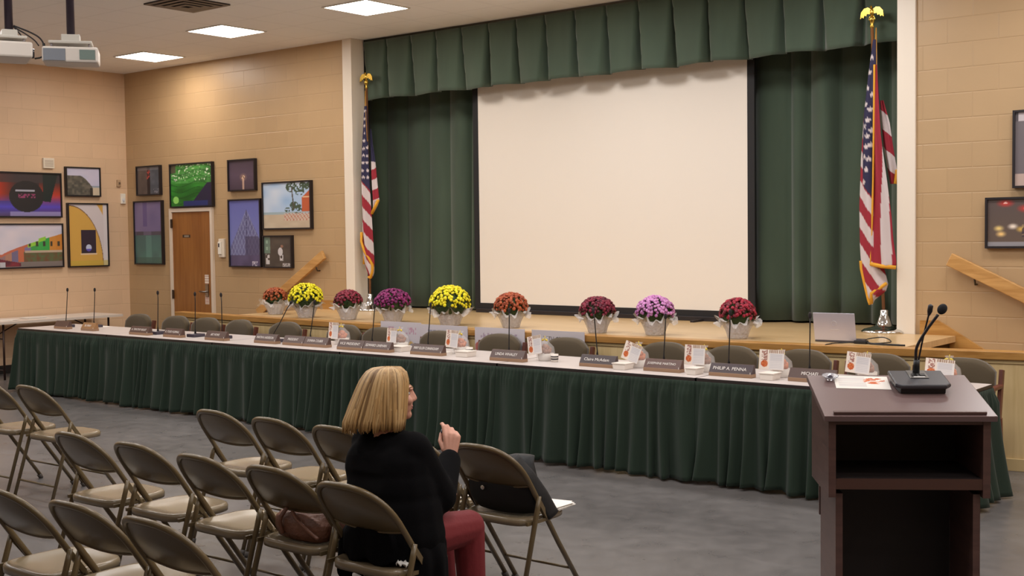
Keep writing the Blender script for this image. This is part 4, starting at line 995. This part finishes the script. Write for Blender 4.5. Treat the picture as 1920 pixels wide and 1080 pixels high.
MB().box((.046, .398, .826), (LWd-.046, .409, 1.10)).build('inner_back_shade', lec_shade, t)  # dark sheet added in the compartment to paint its shade
MB().box((.048, .05, .01), (.074, .40, .765)).build('lower_side_panel', lec_m, t)
MB().box((LWd-.074, .05, .01), (LWd-.048, .40, .765)).build('lower_side_panel', lec_m, t)
MB().box((.0745, .375, .081), (LWd-.0745, .379, .784)).build('lower_back_panel', lec_shade, t)
MB().box((.074, .06, .05), (LWd-.074, .38, .08)).build('bottom_shelf', lec_m, t)
MB().box((.03, .04, 0), (LWd-.03, .41, .012)).build('plinth', lec_m, t)
# things on the lectern: placed on the slanted plane
LM = Matrix.Translation((-1.90, 4.235, 0)) @ Matrix.Rotation(LA, 4, 'Z') @ Matrix.Translation((0, 0, ZF)) @ Matrix.Rotation(sl, 4, 'X')
def on_lectern(o, x, y, rot=0.0, dz=.0005):
    o.matrix_world = LM @ Matrix.Translation((x, y, dz)) @ Matrix.Rotation(rot, 4, 'Z')
t = thing('conference_microphone', 'black desk microphone unit with goosenecks standing on the lectern top', 'microphone')
MB().prism([(-.085, .0), (.085, .0), (.098, .10), (.098, .145), (-.098, .145), (-.098, .10)], 0, .022, 0, 'XY').build('base_foot', mat('black_plastic', (22, 21, 23), .4), t, bevel=.004)
MB().prism([(-.085, -.012), (.085, -.012), (.105, .01), (.105, .165), (-.105, .165), (-.105, .01)], .022, .040, 0, 'XY').build('base_top', mat('charcoal_plastic', (52, 50, 55), .4), t, bevel=.007)
MB().box((-.036, .065, .0405), (.036, .155, .043)).build('control_panel', mat('silver_panel', (120, 118, 116), .3, .6), t, bevel=.002)
for k in (-.016, .016): MB().box((k-.011, .085, .043), (k+.011, .11, .046)).build('button', mat('black_plastic', (22, 21, 23), .4), t, bevel=.002)
MB().box((-.022, .07, .043), (.022, .078, .0445)).build('label_strip', white_lab, t)
MB().tube([(0, .13, .043), (0, .13, .095)], [.014, .012], 12).build('stem_socket', mat('black_plastic', (22, 21, 23), .4), t)
gm = mat('gooseneck_black', (34, 28, 30), .4)
MB().tube(pw([(-.004, .13, .09), (-.002, .13, .15), (.03, .125, .22), (.068, .118, .285)], 8), .0058, 10).build('main_gooseneck', gm, t)
MB().ell((.082, .116, .308), (.018, .018, .022), 16, 12, 0, Matrix.Rotation(.5, 3, 'Y')).build('foam_windscreen', mat('foam_black', (24, 24, 28), .9, bump=(300, .6, .002)), t)
MB().tube(pw([(.008, .135, .09), (.018, .138, .16), (.028, .14, .22), (.040, .142, .285)], 8), .0036, 8).build('second_gooseneck', gm, t)
MB().tube([(.039, .142, .275), (.042, .142, .292), (.044, .142, .315), (.045, .142, .32)], [.005, .010, .010, .004], 10).build('second_mic_head', gm, t)
on_lectern(t, .412, .235, 0.0)
t = thing('printed_flyer', 'white printed sheet with orange turkey picture lying on the lectern top', 'paper', group=None)
MB().box((-.105, 0, 0), (.105, .15, .001)).build('sheet', mat('white_paper', (240, 234, 226), .6), t)
def flyer(u, v):
    if math.hypot((u-.74)*1.2, v-.62) < .25 and vn(u*16, v*16, 3) > .35: return mixc((190, 84, 50), (226, 140, 96), vn(u*30, v*30, 2))
    if u < .58 and int(v*20) % 2 and .12 < v < .9 and u > .06: return (196, 190, 190)
    return (238, 230, 222)
f_ = painted_panel('print', .206, .146, 60, 44, flyer, t, (0, .002, .0016), rotx=-PI/2, m=paint_mat('card_print', .3))
on_lectern(t, .197, .29, -.08)
t = thing('glass_dish', 'small clear faceted glass dish at the lectern top\'s far left corner', 'dish')
MB().lathe([(.016, 0), (.018, .004), (.03, .014), (.034, .018), (.03, .018), (.014, .007)], 10).build('bowl', mat('clear_glass', (235, 235, 240), .08, trans=.7, metal=0.0), t)
MB().lathe([(.009, .008), (.012, .012), (.004, .02)], 8).build('dark_centre', mat('dark_bead', (60, 50, 66), .3), t)
on_lectern(t, .085, .40)

# ================================================================== steel folding chairs
chair_m = mat('beige_chair_paint', (100, 84, 58), .30, coat=0, noise=(4, .05, (1, 1, 1))); chair_seat = mat('beige_seat_lit', (132, 116, 92), .24); rub = mat('grey_rubber', (70, 64, 60), .7)  # seat is a copy of the chair paint, lightened for its reflections
def fline(z): return .28-.68*z
def make_fchair():
    t = thing('folding_chair', 'x', 'chair')
    hw = .205; ztop = .785; zs = .60
    def arch(a):            # a from 0 (right) to pi (left), superellipse
        ca, sa = math.cos(a), math.sin(a); n = 2/2.7
        x = hw*math.copysign(abs(ca)**n, ca); z = zs+(ztop-zs)*abs(sa)**n
        return x, z
    def yb(x, z): return fline(z)-.028*(1-(x/hw)**2)*smooth(.5, .7, z)
    pts = [(hw+.004, fline(0), .012), (hw, fline(.3), .3), (hw, fline(.5), .5)]
    for k in range(0, 25): x, z = arch(PI*k/24); pts.append((x, yb(x, z), z))
    pts += [(-hw, fline(.5), .5), (-hw, fline(.3), .3), (-hw-.004, fline(0), .012)]
    MB().tube(pts, .0125, 10).build('frame_tube', chair_m, t)
    # back panel with rolled lower edge
    def bp(u, v):
        x = -hw*.985+2*hw*.985*u; q = abs(x/hw); zt_ = zs+(ztop-zs)*(max(0, 1-q**2.7))**(1/2.7)-.004; zb_ = .598-.022*(1-q*q); zt_ = max(zt_, zb_+.004); z = zb_+(zt_-zb_)*v
        return (x, yb(x, z)+.002-.010*math.sin(PI*min(1, v*1.0))*(1-q**4), z)
    MB().grid(24, 10, bp).build('backrest', chair_m, t, solid=.004)
    MB().tube([bp(k/20, 0) for k in range(21)], .006, 8).build('backrest_hem', chair_m, t)
    # seat pan: rounded square, rolled rim, slight dish
    sw, y0, y1, zt2 = .192, -.175, .205, .445
    def outl(k, n, ins=0.0):
        a = 2*PI*k/n; ca, sa = math.cos(a), math.sin(a); e = 2/5.0 if sa < 0 else 2/3.6
        return ((sw-ins)*math.copysign(abs(ca)**e, ca), (y0+y1)/2+((y1-y0)/2-ins)*math.copysign(abs(sa)**e, sa))
    n = 48; rings = [(.0, -.034), (-.001, -.012), (.003, -.003), (.010, 0), (.022, -.001), (.05, -.006), (.10, -.010), (.15, -.011)]
    vs = []; fs = []
    for ins, dz in rings:
        for k in range(n): x, y = outl(k, n, ins); vs.append((x, y, zt2+dz))
    for i in range(len(rings)-1):
        for k in range(n): fs.append((i*n+k, i*n+(k+1) % n, (i+1)*n+(k+1) % n, (i+1)*n+k))
    fs.append(tuple((len(rings)-1)*n+k for k in range(n)))
    MB().add(vs, fs, 0, True).build('seat', chair_seat, t, solid=.003)
    for s in (-1, 1):
        MB().tube([(s*.2195, -.085, .545), (s*.2205, -.10, .49), (s*.2215, -.25, .012)], [.011, .0125, .0115], 8).build('rear_leg', chair_m, t)
        MB().beam((s*.2195, -.088, .53), (s*.215, -.02, .44), .004, .022).build('link_bar', chair_m, t)
        MB().beam((s*.203, -.16, .425), (s*.206, .02, .425), .012, .016).build('seat_bracket', chair_m, t)
        MB().tube([(s*(hw+.004), fline(0), 0), (s*(hw+.004), fline(.03)-.0, .03)], .016, 8).build('foot_cap', rub, t)
        MB().tube([(s*.2215, -.253, 0), (s*.2212, -.244, .03)], .015, 8).build('foot_cap', rub, t)
    MB().tube([(-hw-.002, fline(.15), .15), (hw+.002, fline(.15), .15)], .007, 8).build('front_crossbar', chair_m, t)
    MB().tube([(-.221, -.213, .13), (.221, -.213, .13)], .007, 8).build('rear_crossbar', chair_m, t)
    return t
fc = make_fchair(); usedf = [False]
FCH = [(-8.06, 4.50, .03, 'at the far left of the front row, cut off'), (-7.53, 4.52, .02, 'with its whole front row seat visible at the far left'), 
 (-5.545, 4.50, .0, 'in the front row, left one of the three before the skirt'), (-5.05, 4.49, .0, 'in the front row, middle one of the three before the skirt'), (-4.565, 4.49, .0, 'in the front row just left of the seated woman'), (-4.085, 4.50, .0, 'in the front row mostly hidden behind the seated woman'), (-3.60, 4.50, .0, 'holding the black bag, right end of the front row'),
 (-5.51, 3.60, .0, 'leftmost of the second row'), (-4.99, 3.60, .02, 'second from the left in the second row'), (-4.465, 3.58, .0, 'third in the second row, left of the brown handbag'), (-3.99, 3.59, .0, 'holding the brown handbag, left of the seated woman'), (-3.475, 3.53, .0, 'on which the woman in black sits'),
 (-4.525, 2.68, .0, 'in the nearest row, leftmost, cut by the photo edge'), (-4.06, 2.71, .02, 'in the nearest row, second from the left'), (-3.60, 2.72, .0, 'in the nearest row, third from the left, nearest the camera')]
for x, y, a, d in FCH: place(fc, usedf, (x, y, 0), a, 'beige steel folding chair '+d, 'beige folding chairs in rows')

# ================================================================== bag, papers, handbag
blackc = mat('black_nylon', (16, 15, 17), .7, bump=(60, .25, .004))
t = thing('black_tote_bag', 'black fabric tote bag sagging on the folding chair right of the woman', 'bag', (-3.60, 4.50, .446))
def blob(rows, n=28, wob=.0, seed=1):
    """rows: (z, cx, cy, rx, ry, exponent)"""
    r = random.Random(seed); mb = MB(); ph = [r.uniform(0, 6) for _ in range(4)]; vs = []; fs = []
    for i, (z, cx, cy, rx, ry, e) in enumerate(rows):
        for k in range(n):
            a = 2*PI*k/n; ca, sa = math.cos(a), math.sin(a); q = 1+wob*(math.sin(3*a+ph[0]+z*9)+.6*math.sin(5*a+ph[1]-z*14)+.4*math.sin(9*a+ph[2]+i))
            vs.append((cx+rx*q*math.copysign(abs(ca)**(2/e), ca), cy+ry*q*math.copysign(abs(sa)**(2/e), sa), z))
    for i in range(len(rows)-1):
        for k in range(n): fs.append((i*n+k, i*n+(k+1) % n, (i+1)*n+(k+1) % n, (i+1)*n+k))
    fs.append(tuple(range(n))[::-1]); fs.append(tuple((len(rows)-1)*n+k for k in range(n)))
    return mb.add(vs, fs, 0, True)
blob([(0, .0, -.03, .12, .06, 3), (.01, .0, -.03, .165, .075, 3), (.06, -.01, -.04, .19, .085, 3), (.13, -.01, -.055, .195, .08, 2.6), (.19, .0, -.065, .18, .055, 2.6), (.24, .04, -.05, .12, .04, 2.4), (.27, .09, -.03, .06, .03, 2.2)], wob=.035, seed=3).build('bag_body', blackc, t)
def flap(u, v):
    K = [Vector((.12, -.17, .27)), Vector((.175, -.13, .19)), Vector((.205, -.07, .09)), Vector((.215, .0, -.02))]
    k = min(int(v*3), 2); c_ = K[k].lerp(K[k+1], v*3-k); w_ = .06+.012*v
    return (c_.x+.006*math.sin(PI*u), c_.y+(u-.15)*w_, c_.z+(u-.15)*w_*.35)
MB().grid(6, 16, lambda u, v: flap(u, v)).build('hanging_flap', blackc, t, solid=.012)
MB().tube(pw([(-.17, -.06, .10), (-.15, -.08, .20), (-.05, -.10, .24), (.05, -.09, .22)]), .006, 6).build('handle', blackc, t)
rv = MB().lathe([(.011, 0), (.011, .004), (.008, .006)], 16).build('metal_rivet', mat('rivet_silver', (226, 222, 216), .25, .8), t); rv.location = (-.075, -.138, .115); rv.rotation_euler = (PI/2, 0, 0)
sheet_stack((-3.50, 4.635, .447), .1, .21, .15, 7, 'stack of white papers on the folding chair beside the black tote bag', seed=12, jit=.012)
sheet_stack((-4.06, 4.56, .447), .1, .22, .17, 2, 'white paper on the front row chair hidden behind the woman', seed=15)
leather = mat('brown_leather', (112, 72, 54), .5, bump=(30, .5, .02), noise=(12, .2, (1, 1, 1)))
t = thing('brown_handbag', 'slouchy brown leather handbag lying on the folding chair left of the woman', 'handbag', (-3.975, 3.545, .446), .05)
blob([(0, 0, 0, .13, .07, 3), (.012, 0, 0, .16, .09, 3), (.05, 0, 0, .175, .10, 3), (.09, .0, .0, .168, .092, 3), (.12, .0, .01, .14, .07, 2.8), (.138, .01, .01, .12, .045, 2.6), (.145, .01, .01, .10, .02, 2.4)], wob=.05, seed=6).build('bag_body', leather, t)
MB().tube(pw([(-.06, -.104, .03), (-.07, -.11, .09), (-.055, -.06, .15), (-.05, .02, .165)]), .009, 8).build('strap', leather, t)
MB().tube(pw([(-.02, -.085, .125), (.05, -.118, .10), (.11, -.115, .06), (.15, -.10, .03)]), .008, 8).build('shoulder_strap', leather, t)
MB().tube(pw([(-.13, -.02, .13), (-.04, -.03, .16), (.06, -.02, .155), (.13, 0, .13)]), .007, 8).build('zip_edge', mat('dark_leather', (70, 44, 34), .5), t)

# ================================================================== the seated woman
skin = mat('skin', (206, 150, 128), .5); W = thing('person', 'person with blond bob hair in black sweater and red trousers, seated with one hand raised', 'person', (-3.475, 3.55, 0))
W0 = Vector((-3.475, 3.55, 0))
def L(p): return Vector(p)-W0
def remeshed(mb, name, m, voxel, smooth_it=4, parent=W, fac=.5):
    o = mb.build(name, m, parent); md = o.modifiers.new('remesh', 'REMESH'); md.mode = 'VOXEL'; md.voxel_size = voxel; md.use_smooth_shade = True
    ms = o.modifiers.new('smooth', 'SMOOTH'); ms.iterations = smooth_it; ms.factor = fac; return o
HD = Vector((-3.525, 3.60, 1.093)); HA = math.radians(50)      # head centre; facing angle from +X
F3 = Vector((math.cos(HA), math.sin(HA), 0)); S3 = Vector((-math.sin(HA), math.cos(HA), 0)); U3 = Vector((0, 0, 1))
def hp(f, s, u): return L(HD+F3*f+S3*s+U3*u)
HM = Matrix((F3, S3, U3)).transposed()
neck = Vector((-3.515, 3.575, .93)); shR = Vector((-3.385, 3.585, .885)); shL = Vector((-3.665, 3.60, .885))
elR = Vector((-3.350, 3.70, .675)); wrR = Vector((-3.452, 3.885, .806)); hR = Vector((-3.462, 3.905, .875))
elL = Vector((-3.745, 3.74, .66)); wrL = Vector((-3.635, 3.90, .60))
hipC = Vector((-3.475, 3.53, .53)); hipR = Vector((-3.375, 3.55, .525)); hipL = Vector((-3.575, 3.55, .525)); knR = Vector((-3.375, 3.905, .505)); knL = Vector((-3.585, 3.93, .50)); anR = Vector((-3.375, 3.93, .09)); anL = Vector((-3.59, 3.99, .09))
# --- body (one continuous surface)
b = MB()
b.ell(hp(-.010, 0, .030), (.088, .070, .076), 20, 14, 0, HM)                      # cranium
b.ell(hp(.030, 0, -.020), (.062, .056, .076), 18, 12, 0, HM)                      # face mass
b.cap2(hp(.035, 0, -.058), hp(.066, 0, -.080), .040, .021)                          # jaw to chin
b.cap2(hp(.083, 0, .018), hp(.099, 0, -.014), .010, .011)                         # nose bridge to tip
b.ell(hp(.092, .009, -.018), .009, 8, 6).ell(hp(.092, -.009, -.018), .009, 8, 6)   # nostrils
b.ell(hp(.079, 0, -.044), (.012, .022, .008), 10, 6, 0, HM).ell(hp(.077, 0, -.055), (.012, .019, .008), 10, 6, 0, HM)  # lips
b.ell(hp(.078, 0, .030), (.016, .05, .010), 12, 6, 0, HM)                          # brow ridge
for s in (-1, 1): b.ell(hp(.066, s*.036, -.018), (.022, .018, .02), 10, 8, 0, HM); b.ell(hp(-.005, s*.074, -.005), (.017, .008, .03), 10, 8, 0, HM)   # cheeks, ears
b.cap2(hp(-.02, 0, -.06), L(neck), .05, .055)
b.cap2(L(neck), L((-3.50, 3.58, .80)), .065, .105); b.cap2(L((-3.50, 3.58, .80)), L((-3.475, 3.56, .55)), .105, .12)
b.cap2(L(shR), L(shL), .055, .055); b.cap2(L(shR), L(elR), .05, .042); b.cap2(L(elR), L(wrR), .040, .026)
b.cap2(L(shL), L(elL), .05, .042); b.cap2(L(elL), L(wrL), .040, .026)
b.cap2(L(hipR), L(knR), .085, .06); b.cap2(L(hipL), L(knL), .085, .06); b.cap2(L(knR), L(anR), .056, .035); b.cap2(L(knL), L(anL), .056, .035)
b.cap2(L(anR), L(anR+Vector((.01, .12, -.055))), .036, .028); b.cap2(L(anL), L(anL+Vector((0, .12, -.055))), .036, .028)
# right hand: palm seen from the back, fingers curling away, thumb and index pinching
r2 = Vector((.711, .703, 0)); c2_ = Vector((.703, -.711, 0)); up = (hR-wrR).normalized()
def hpt(base, r, u, c): return L(base+r2*r+up*u+c2_*c)
for k, rr_ in enumerate((-.028, -.010, .010, .028)): b.cap2(hpt(wrR, rr_*.55, .015, 0), hpt(wrR, rr_, .085-.004*abs(k-1.3), .004), .0145, .0115, 8)
kn = [(-.030, .088), (-.010, .093), (.010, .090), (.029, .082)]; ln = [(.040, .024, .018), (.044, .028, .02), (.040, .026, .019), (.032, .021, .017)]
for k, ((r, u), (l1, l2, l3)) in enumerate(zip(kn, ln)):
    p0 = (r, u, .004)
    bend = (.30, .9, 1.7, 2.0)[k] if k else .25
    a1 = (.35, .75, 1.0, 1.15)[k]; a2 = a1+(.8, 1.2, 1.3, 1.3)[k]; a3 = a2+(.6, .7, .8, .8)[k]
    q = Vector(p0); drift = (-.10, -.12, -.12, -.15)[k]
    for (l, a, ra, rb) in ((l1, a1, .0105, .0095), (l2, a2, .0095, .0085), (l3, a3, .0085, .0075)):
        n_ = q+Vector((drift*l*2, math.cos(a)*l, -math.sin(a)*l)); b.cap2(hpt(wrR, *q), hpt(wrR, *n_), ra, rb, 8); q = n_
    if k == 0: tipI = q
th0 = Vector((-.030, .028, -.006)); th1 = Vector((-.048, .062, -.022)); th2 = Vector((-.045, .092, -.040)); 
b.cap2(hpt(wrR, -.01, .01, -.002), hpt(wrR, *th0), .015, .0135, 8); b.cap2(hpt(wrR, *th0), hpt(wrR, *th1), .0125, .0105, 8); b.cap2(hpt(wrR, *th1), hpt(wrR, *th2), .0105, .0085, 8)
# left hand resting on the lap, fingers forward, slightly curled
dl = Vector((.55, .75, .30)).normalized(); sl_ = dl.cross(Vector((0, 0, 1))).normalized(); ul = sl_.cross(dl)
def lpt(r, u, c): return L(wrL+sl_*r+dl*u+ul*c)
for k, rr_ in enumerate((-.028, -.010, .010, .028)):
    b.cap2(lpt(rr_*.5, .01, 0), lpt(rr_, .08, .002), .0145, .011, 8); q = Vector((rr_, .082, .002))
    for (l, a, ra, rb) in ((.038, .25, .0105, .0095), (.024, .75, .0095, .0085), (.018, 1.1, .0085, .0075)):
        l = l*(.92, 1, .97, .8)[k]; n_ = q+Vector((rr_*.12, math.cos(a)*l, -math.sin(a)*l)); b.cap2(lpt(*q), lpt(*n_), ra, rb, 8); q = n_
b.cap2(lpt(.012, .01, 0), lpt(.040, .045, .002), .0145, .012, 8); b.cap2(lpt(.040, .045, .002), lpt(.052, .078, -.002), .0115, .0085, 8)
remeshed(b, 'body', skin, .0042, 3)
# --- face details
eye_w = mat('eye_white', (226, 220, 214), .3); eye_d = mat('eye_iris', (70, 80, 84), .3); brow_m = mat('eyebrow', (140, 104, 66), .8); lip_m = mat('lips', (176, 96, 96), .4)
for s in (-1, 1):
    MB().ell(hp(.064, s*.032, .012), (.012, .014, .008), 12, 8, 0, HM).build('eye', eye_w, W)
    MB().ell(hp(.0738, s*.032, .012), (.0035, .006, .006), 10, 6, 0, HM).build('iris', eye_d, W)
    MB().tube([hp(.090, s*.016, .034), hp(.084, s*.032, .038), hp(.070, s*.048, .034)], [.002, .003, .0015], 6).build('eyebrow', brow_m, W)
MB().ell(hp(.086, 0, -.0455), (.0055, .019, .0045), 12, 6, 0, HM).ell(hp(.084, 0, -.0545), (.006, .016, .005), 12, 6, 0, HM).build('lips', lip_m, W)
# --- hair: solid bob plus combed locks
hair_m = mat('blond_hair', (176, 138, 88), .5, noise=(70, .30, (1, 1, .05))); nt = hair_m.node_tree
HR = [(.1165, .022, .030, .022), (.112, .052, .062, .050), (.098, .071, .086, .070), (.066, .079, .108, .086), (.025, .074, .128, .094), (-.020, .068, .148, .100), (-.060, .064, .168, .105), (-.092, .060, .186, .107), (-.108, .056, .192, .106)]   # z, front, back, half width
def hrow(z):
    for i in range(len(HR)-1):
        if HR[i][0] >= z >= HR[i+1][0]:
            t_ = (HR[i][0]-z)/(HR[i][0]-HR[i+1][0]); return [HR[i][j]*(1-t_)+HR[i+1][j]*t_ for j in (1, 2, 3)]
    return list(HR[-1][1:])
def hsurf(a, z, off=0.0):
    """a angle from the face direction; side locks fall beside the cheek"""
    f, bk, hw_ = hrow(z); ca, sa = math.cos(a), math.sin(a); fx = (f if ca > 0 else bk)
    return hp((fx+off)*ca-.004, (hw_+off)*sa, z-.010*max(0, -ca)*smooth(-.03, -.10, z))
hb = MB(); vs = []; fs = []; n = 40
for (z, *_r) in HR:
    for k in range(n): vs.append(hsurf(2*PI*k/n, z))
for i in range(len(HR)-1):
    for k in range(n): fs.append((i*n+k, (i+1)*n+k, (i+1)*n+(k+1) % n, i*n+(k+1) % n))
fs.append(tuple(range(n))); fs.append(tuple((len(HR)-1)*n+k for k in range(n))[::-1])
# drop the part of the shell in front of the face
keep = []
for f in fs:
    c_ = sum((Vector(vs[i]) for i in f), Vector())/len(f) if len(f) == 4 else None
    if c_ is not None:
        d = c_-hp(0, 0, 0); ff = d.dot(F3); ss = abs(d.dot(S3)); zz = d.z
        if ff > .030 and ss < .066 and zz < .072: continue
    elif f[0] != 0: continue
    keep.append(f)
hb.add(vs, keep, 0, True)
hr = random.Random(5)
for k in range(430):
    a = hr.uniform(.62, 2*PI-.62); P = []; da = hr.uniform(-.10, .10); zend = hr.uniform(-.136, -.104); off = hr.uniform(.0, .006)
    for i in range(11):
        t_ = i/10; z = .1160-(.1160-zend)*(t_**1.6); P.append(hsurf(a+da*t_*t_, max(z, -.108), off+.004*math.sin(t_*3))+Vector((0, 0, min(0, z+.108))))
    w0 = hr.uniform(.003, .0062); hb.tube(P, [w0*.6]+[w0]*8+[w0*.7, w0*.2], 5, hr.choice([0, 0, 1, 2, 1]))
ho = hb.build('hair', [hair_m, mat('blond_hair_light', (198, 162, 112), .5), mat('blond_hair_dark', (126, 94, 56), .5)], W, solid=.004)
# --- sweater
sw_m = mat('black_knit', (8, 7, 9), .95, spec=.12, bump=(220, .25, .003)); s_ = MB()
s_.cap2(L((-3.51, 3.572, .925)), L((-3.50, 3.57, .88)), .062, .085)
s_.cap2(L((-3.40, 3.585, .875)), L((-3.61, 3.585, .87)), .085, .085)
s_.cap2(L((-3.43, 3.575, .80)), L((-3.60, 3.575, .80)), .130, .130)
s_.cap2(L((-3.42, 3.57, .72)), L((-3.58, 3.57, .72)), .140, .135)
s_.cap2(L((-3.41, 3.565, .62)), L((-3.56, 3.565, .62)), .150, .145)
s_.cap2(L((-3.40, 3.565, .54)), L((-3.55, 3.565, .54)), .155, .15)
s_.cap2(L(shR), L(elR), .076, .072); s_.cap2(L(elR), L(elR+(wrR-elR)*.88), .070, .052)
s_.cap2(L(shL), L(elL), .073, .066); s_.cap2(L(elL), L(elL+(wrL-elL)*.90), .062, .042)
so = remeshed(s_, 'sweater', sw_m, .008, 22)
# long hem of the garment spreading over the hips and hanging beside the seat
def hem(u, v):
    a = PI*(.80+1.40*u); g = 1-v; ca, sa = math.cos(a), math.sin(a)                 # left side, round the back, to the right side
    rx = .165+(.075 if ca > 0 else .11)*smooth(0, .6, g); ry = .155+.02*g; w_ = 1+.035*math.sin(a*9)*g+.025*math.sin(a*17+1)*g
    zb = .452-.15*smooth(.72, .93, abs(ca))+.012*math.sin(a*11)
    return tuple(L((-3.475+rx*w_*ca, 3.565+ry*w_*sa, .64-(.64-zb)*g)))
MB().grid(110, 18, hem).build('garment_hem', sw_m, W, solid=.008)
# --- trousers and shoes
red_m = mat('dark_red_trousers', (112, 24, 30), .8, bump=(40, .3, .006)); tr = MB()
tr.cap2(L(hipR), L(knR), .098, .074); tr.cap2(L(hipL), L(knL), .098, .074); tr.cap2(L(knR), L(anR+Vector((0, 0, .04))), .072, .058); tr.cap2(L(knL), L(anL+Vector((0, 0, .04))), .072, .058); tr.cap2(L(hipR), L(hipL), .10, .10)
remeshed(tr, 'trousers', red_m, .008, 5)
for an, nm in ((anR, 'shoe'), (anL, 'shoe')):
    q = MB().cap2(L(an+Vector((0, -.03, -.045))), L(an+Vector((.005, .13, -.052))), .042, .035).cap2(L(an+Vector((0, -.01, -.0))), L(an+Vector((0, -.02, -.04))), .04, .042)
    remeshed(q, nm, mat('black_shoe', (24, 22, 22), .4), .007, 3)
# thing held between finger and thumb; bracelet
MB().tube([hpt(wrR, -.048, .082, -.030), hpt(wrR, -.040, .112, -.045)], .0042, 8).build('held_pen', mat('dark_pen', (50, 40, 54), .3), W)
MB().lathe([(.0275, -.003), (.0295, 0), (.0275, .003)], 20, tuple(L(wrR-(wrR-elR).normalized()*.012)), cap=False).build('wristband', mat('dark_band', (40, 36, 38), .4), W)
t = thing('crumpled_tissue', 'small crumpled white tissue on the chair seat behind the woman', 'tissue', (-3.30, 3.43, .447))
tm = MB(); tr_ = random.Random(2)
tm.grid(6, 6, lambda u, v: (-.03+.06*u+tr_.uniform(-.004, .004), -.02+.04*v+tr_.uniform(-.004, .004), .006+tr_.uniform(0, .022))); tm.build('tissue_sheet', mat('white_paper', (240, 234, 226), .6), t, solid=.002)
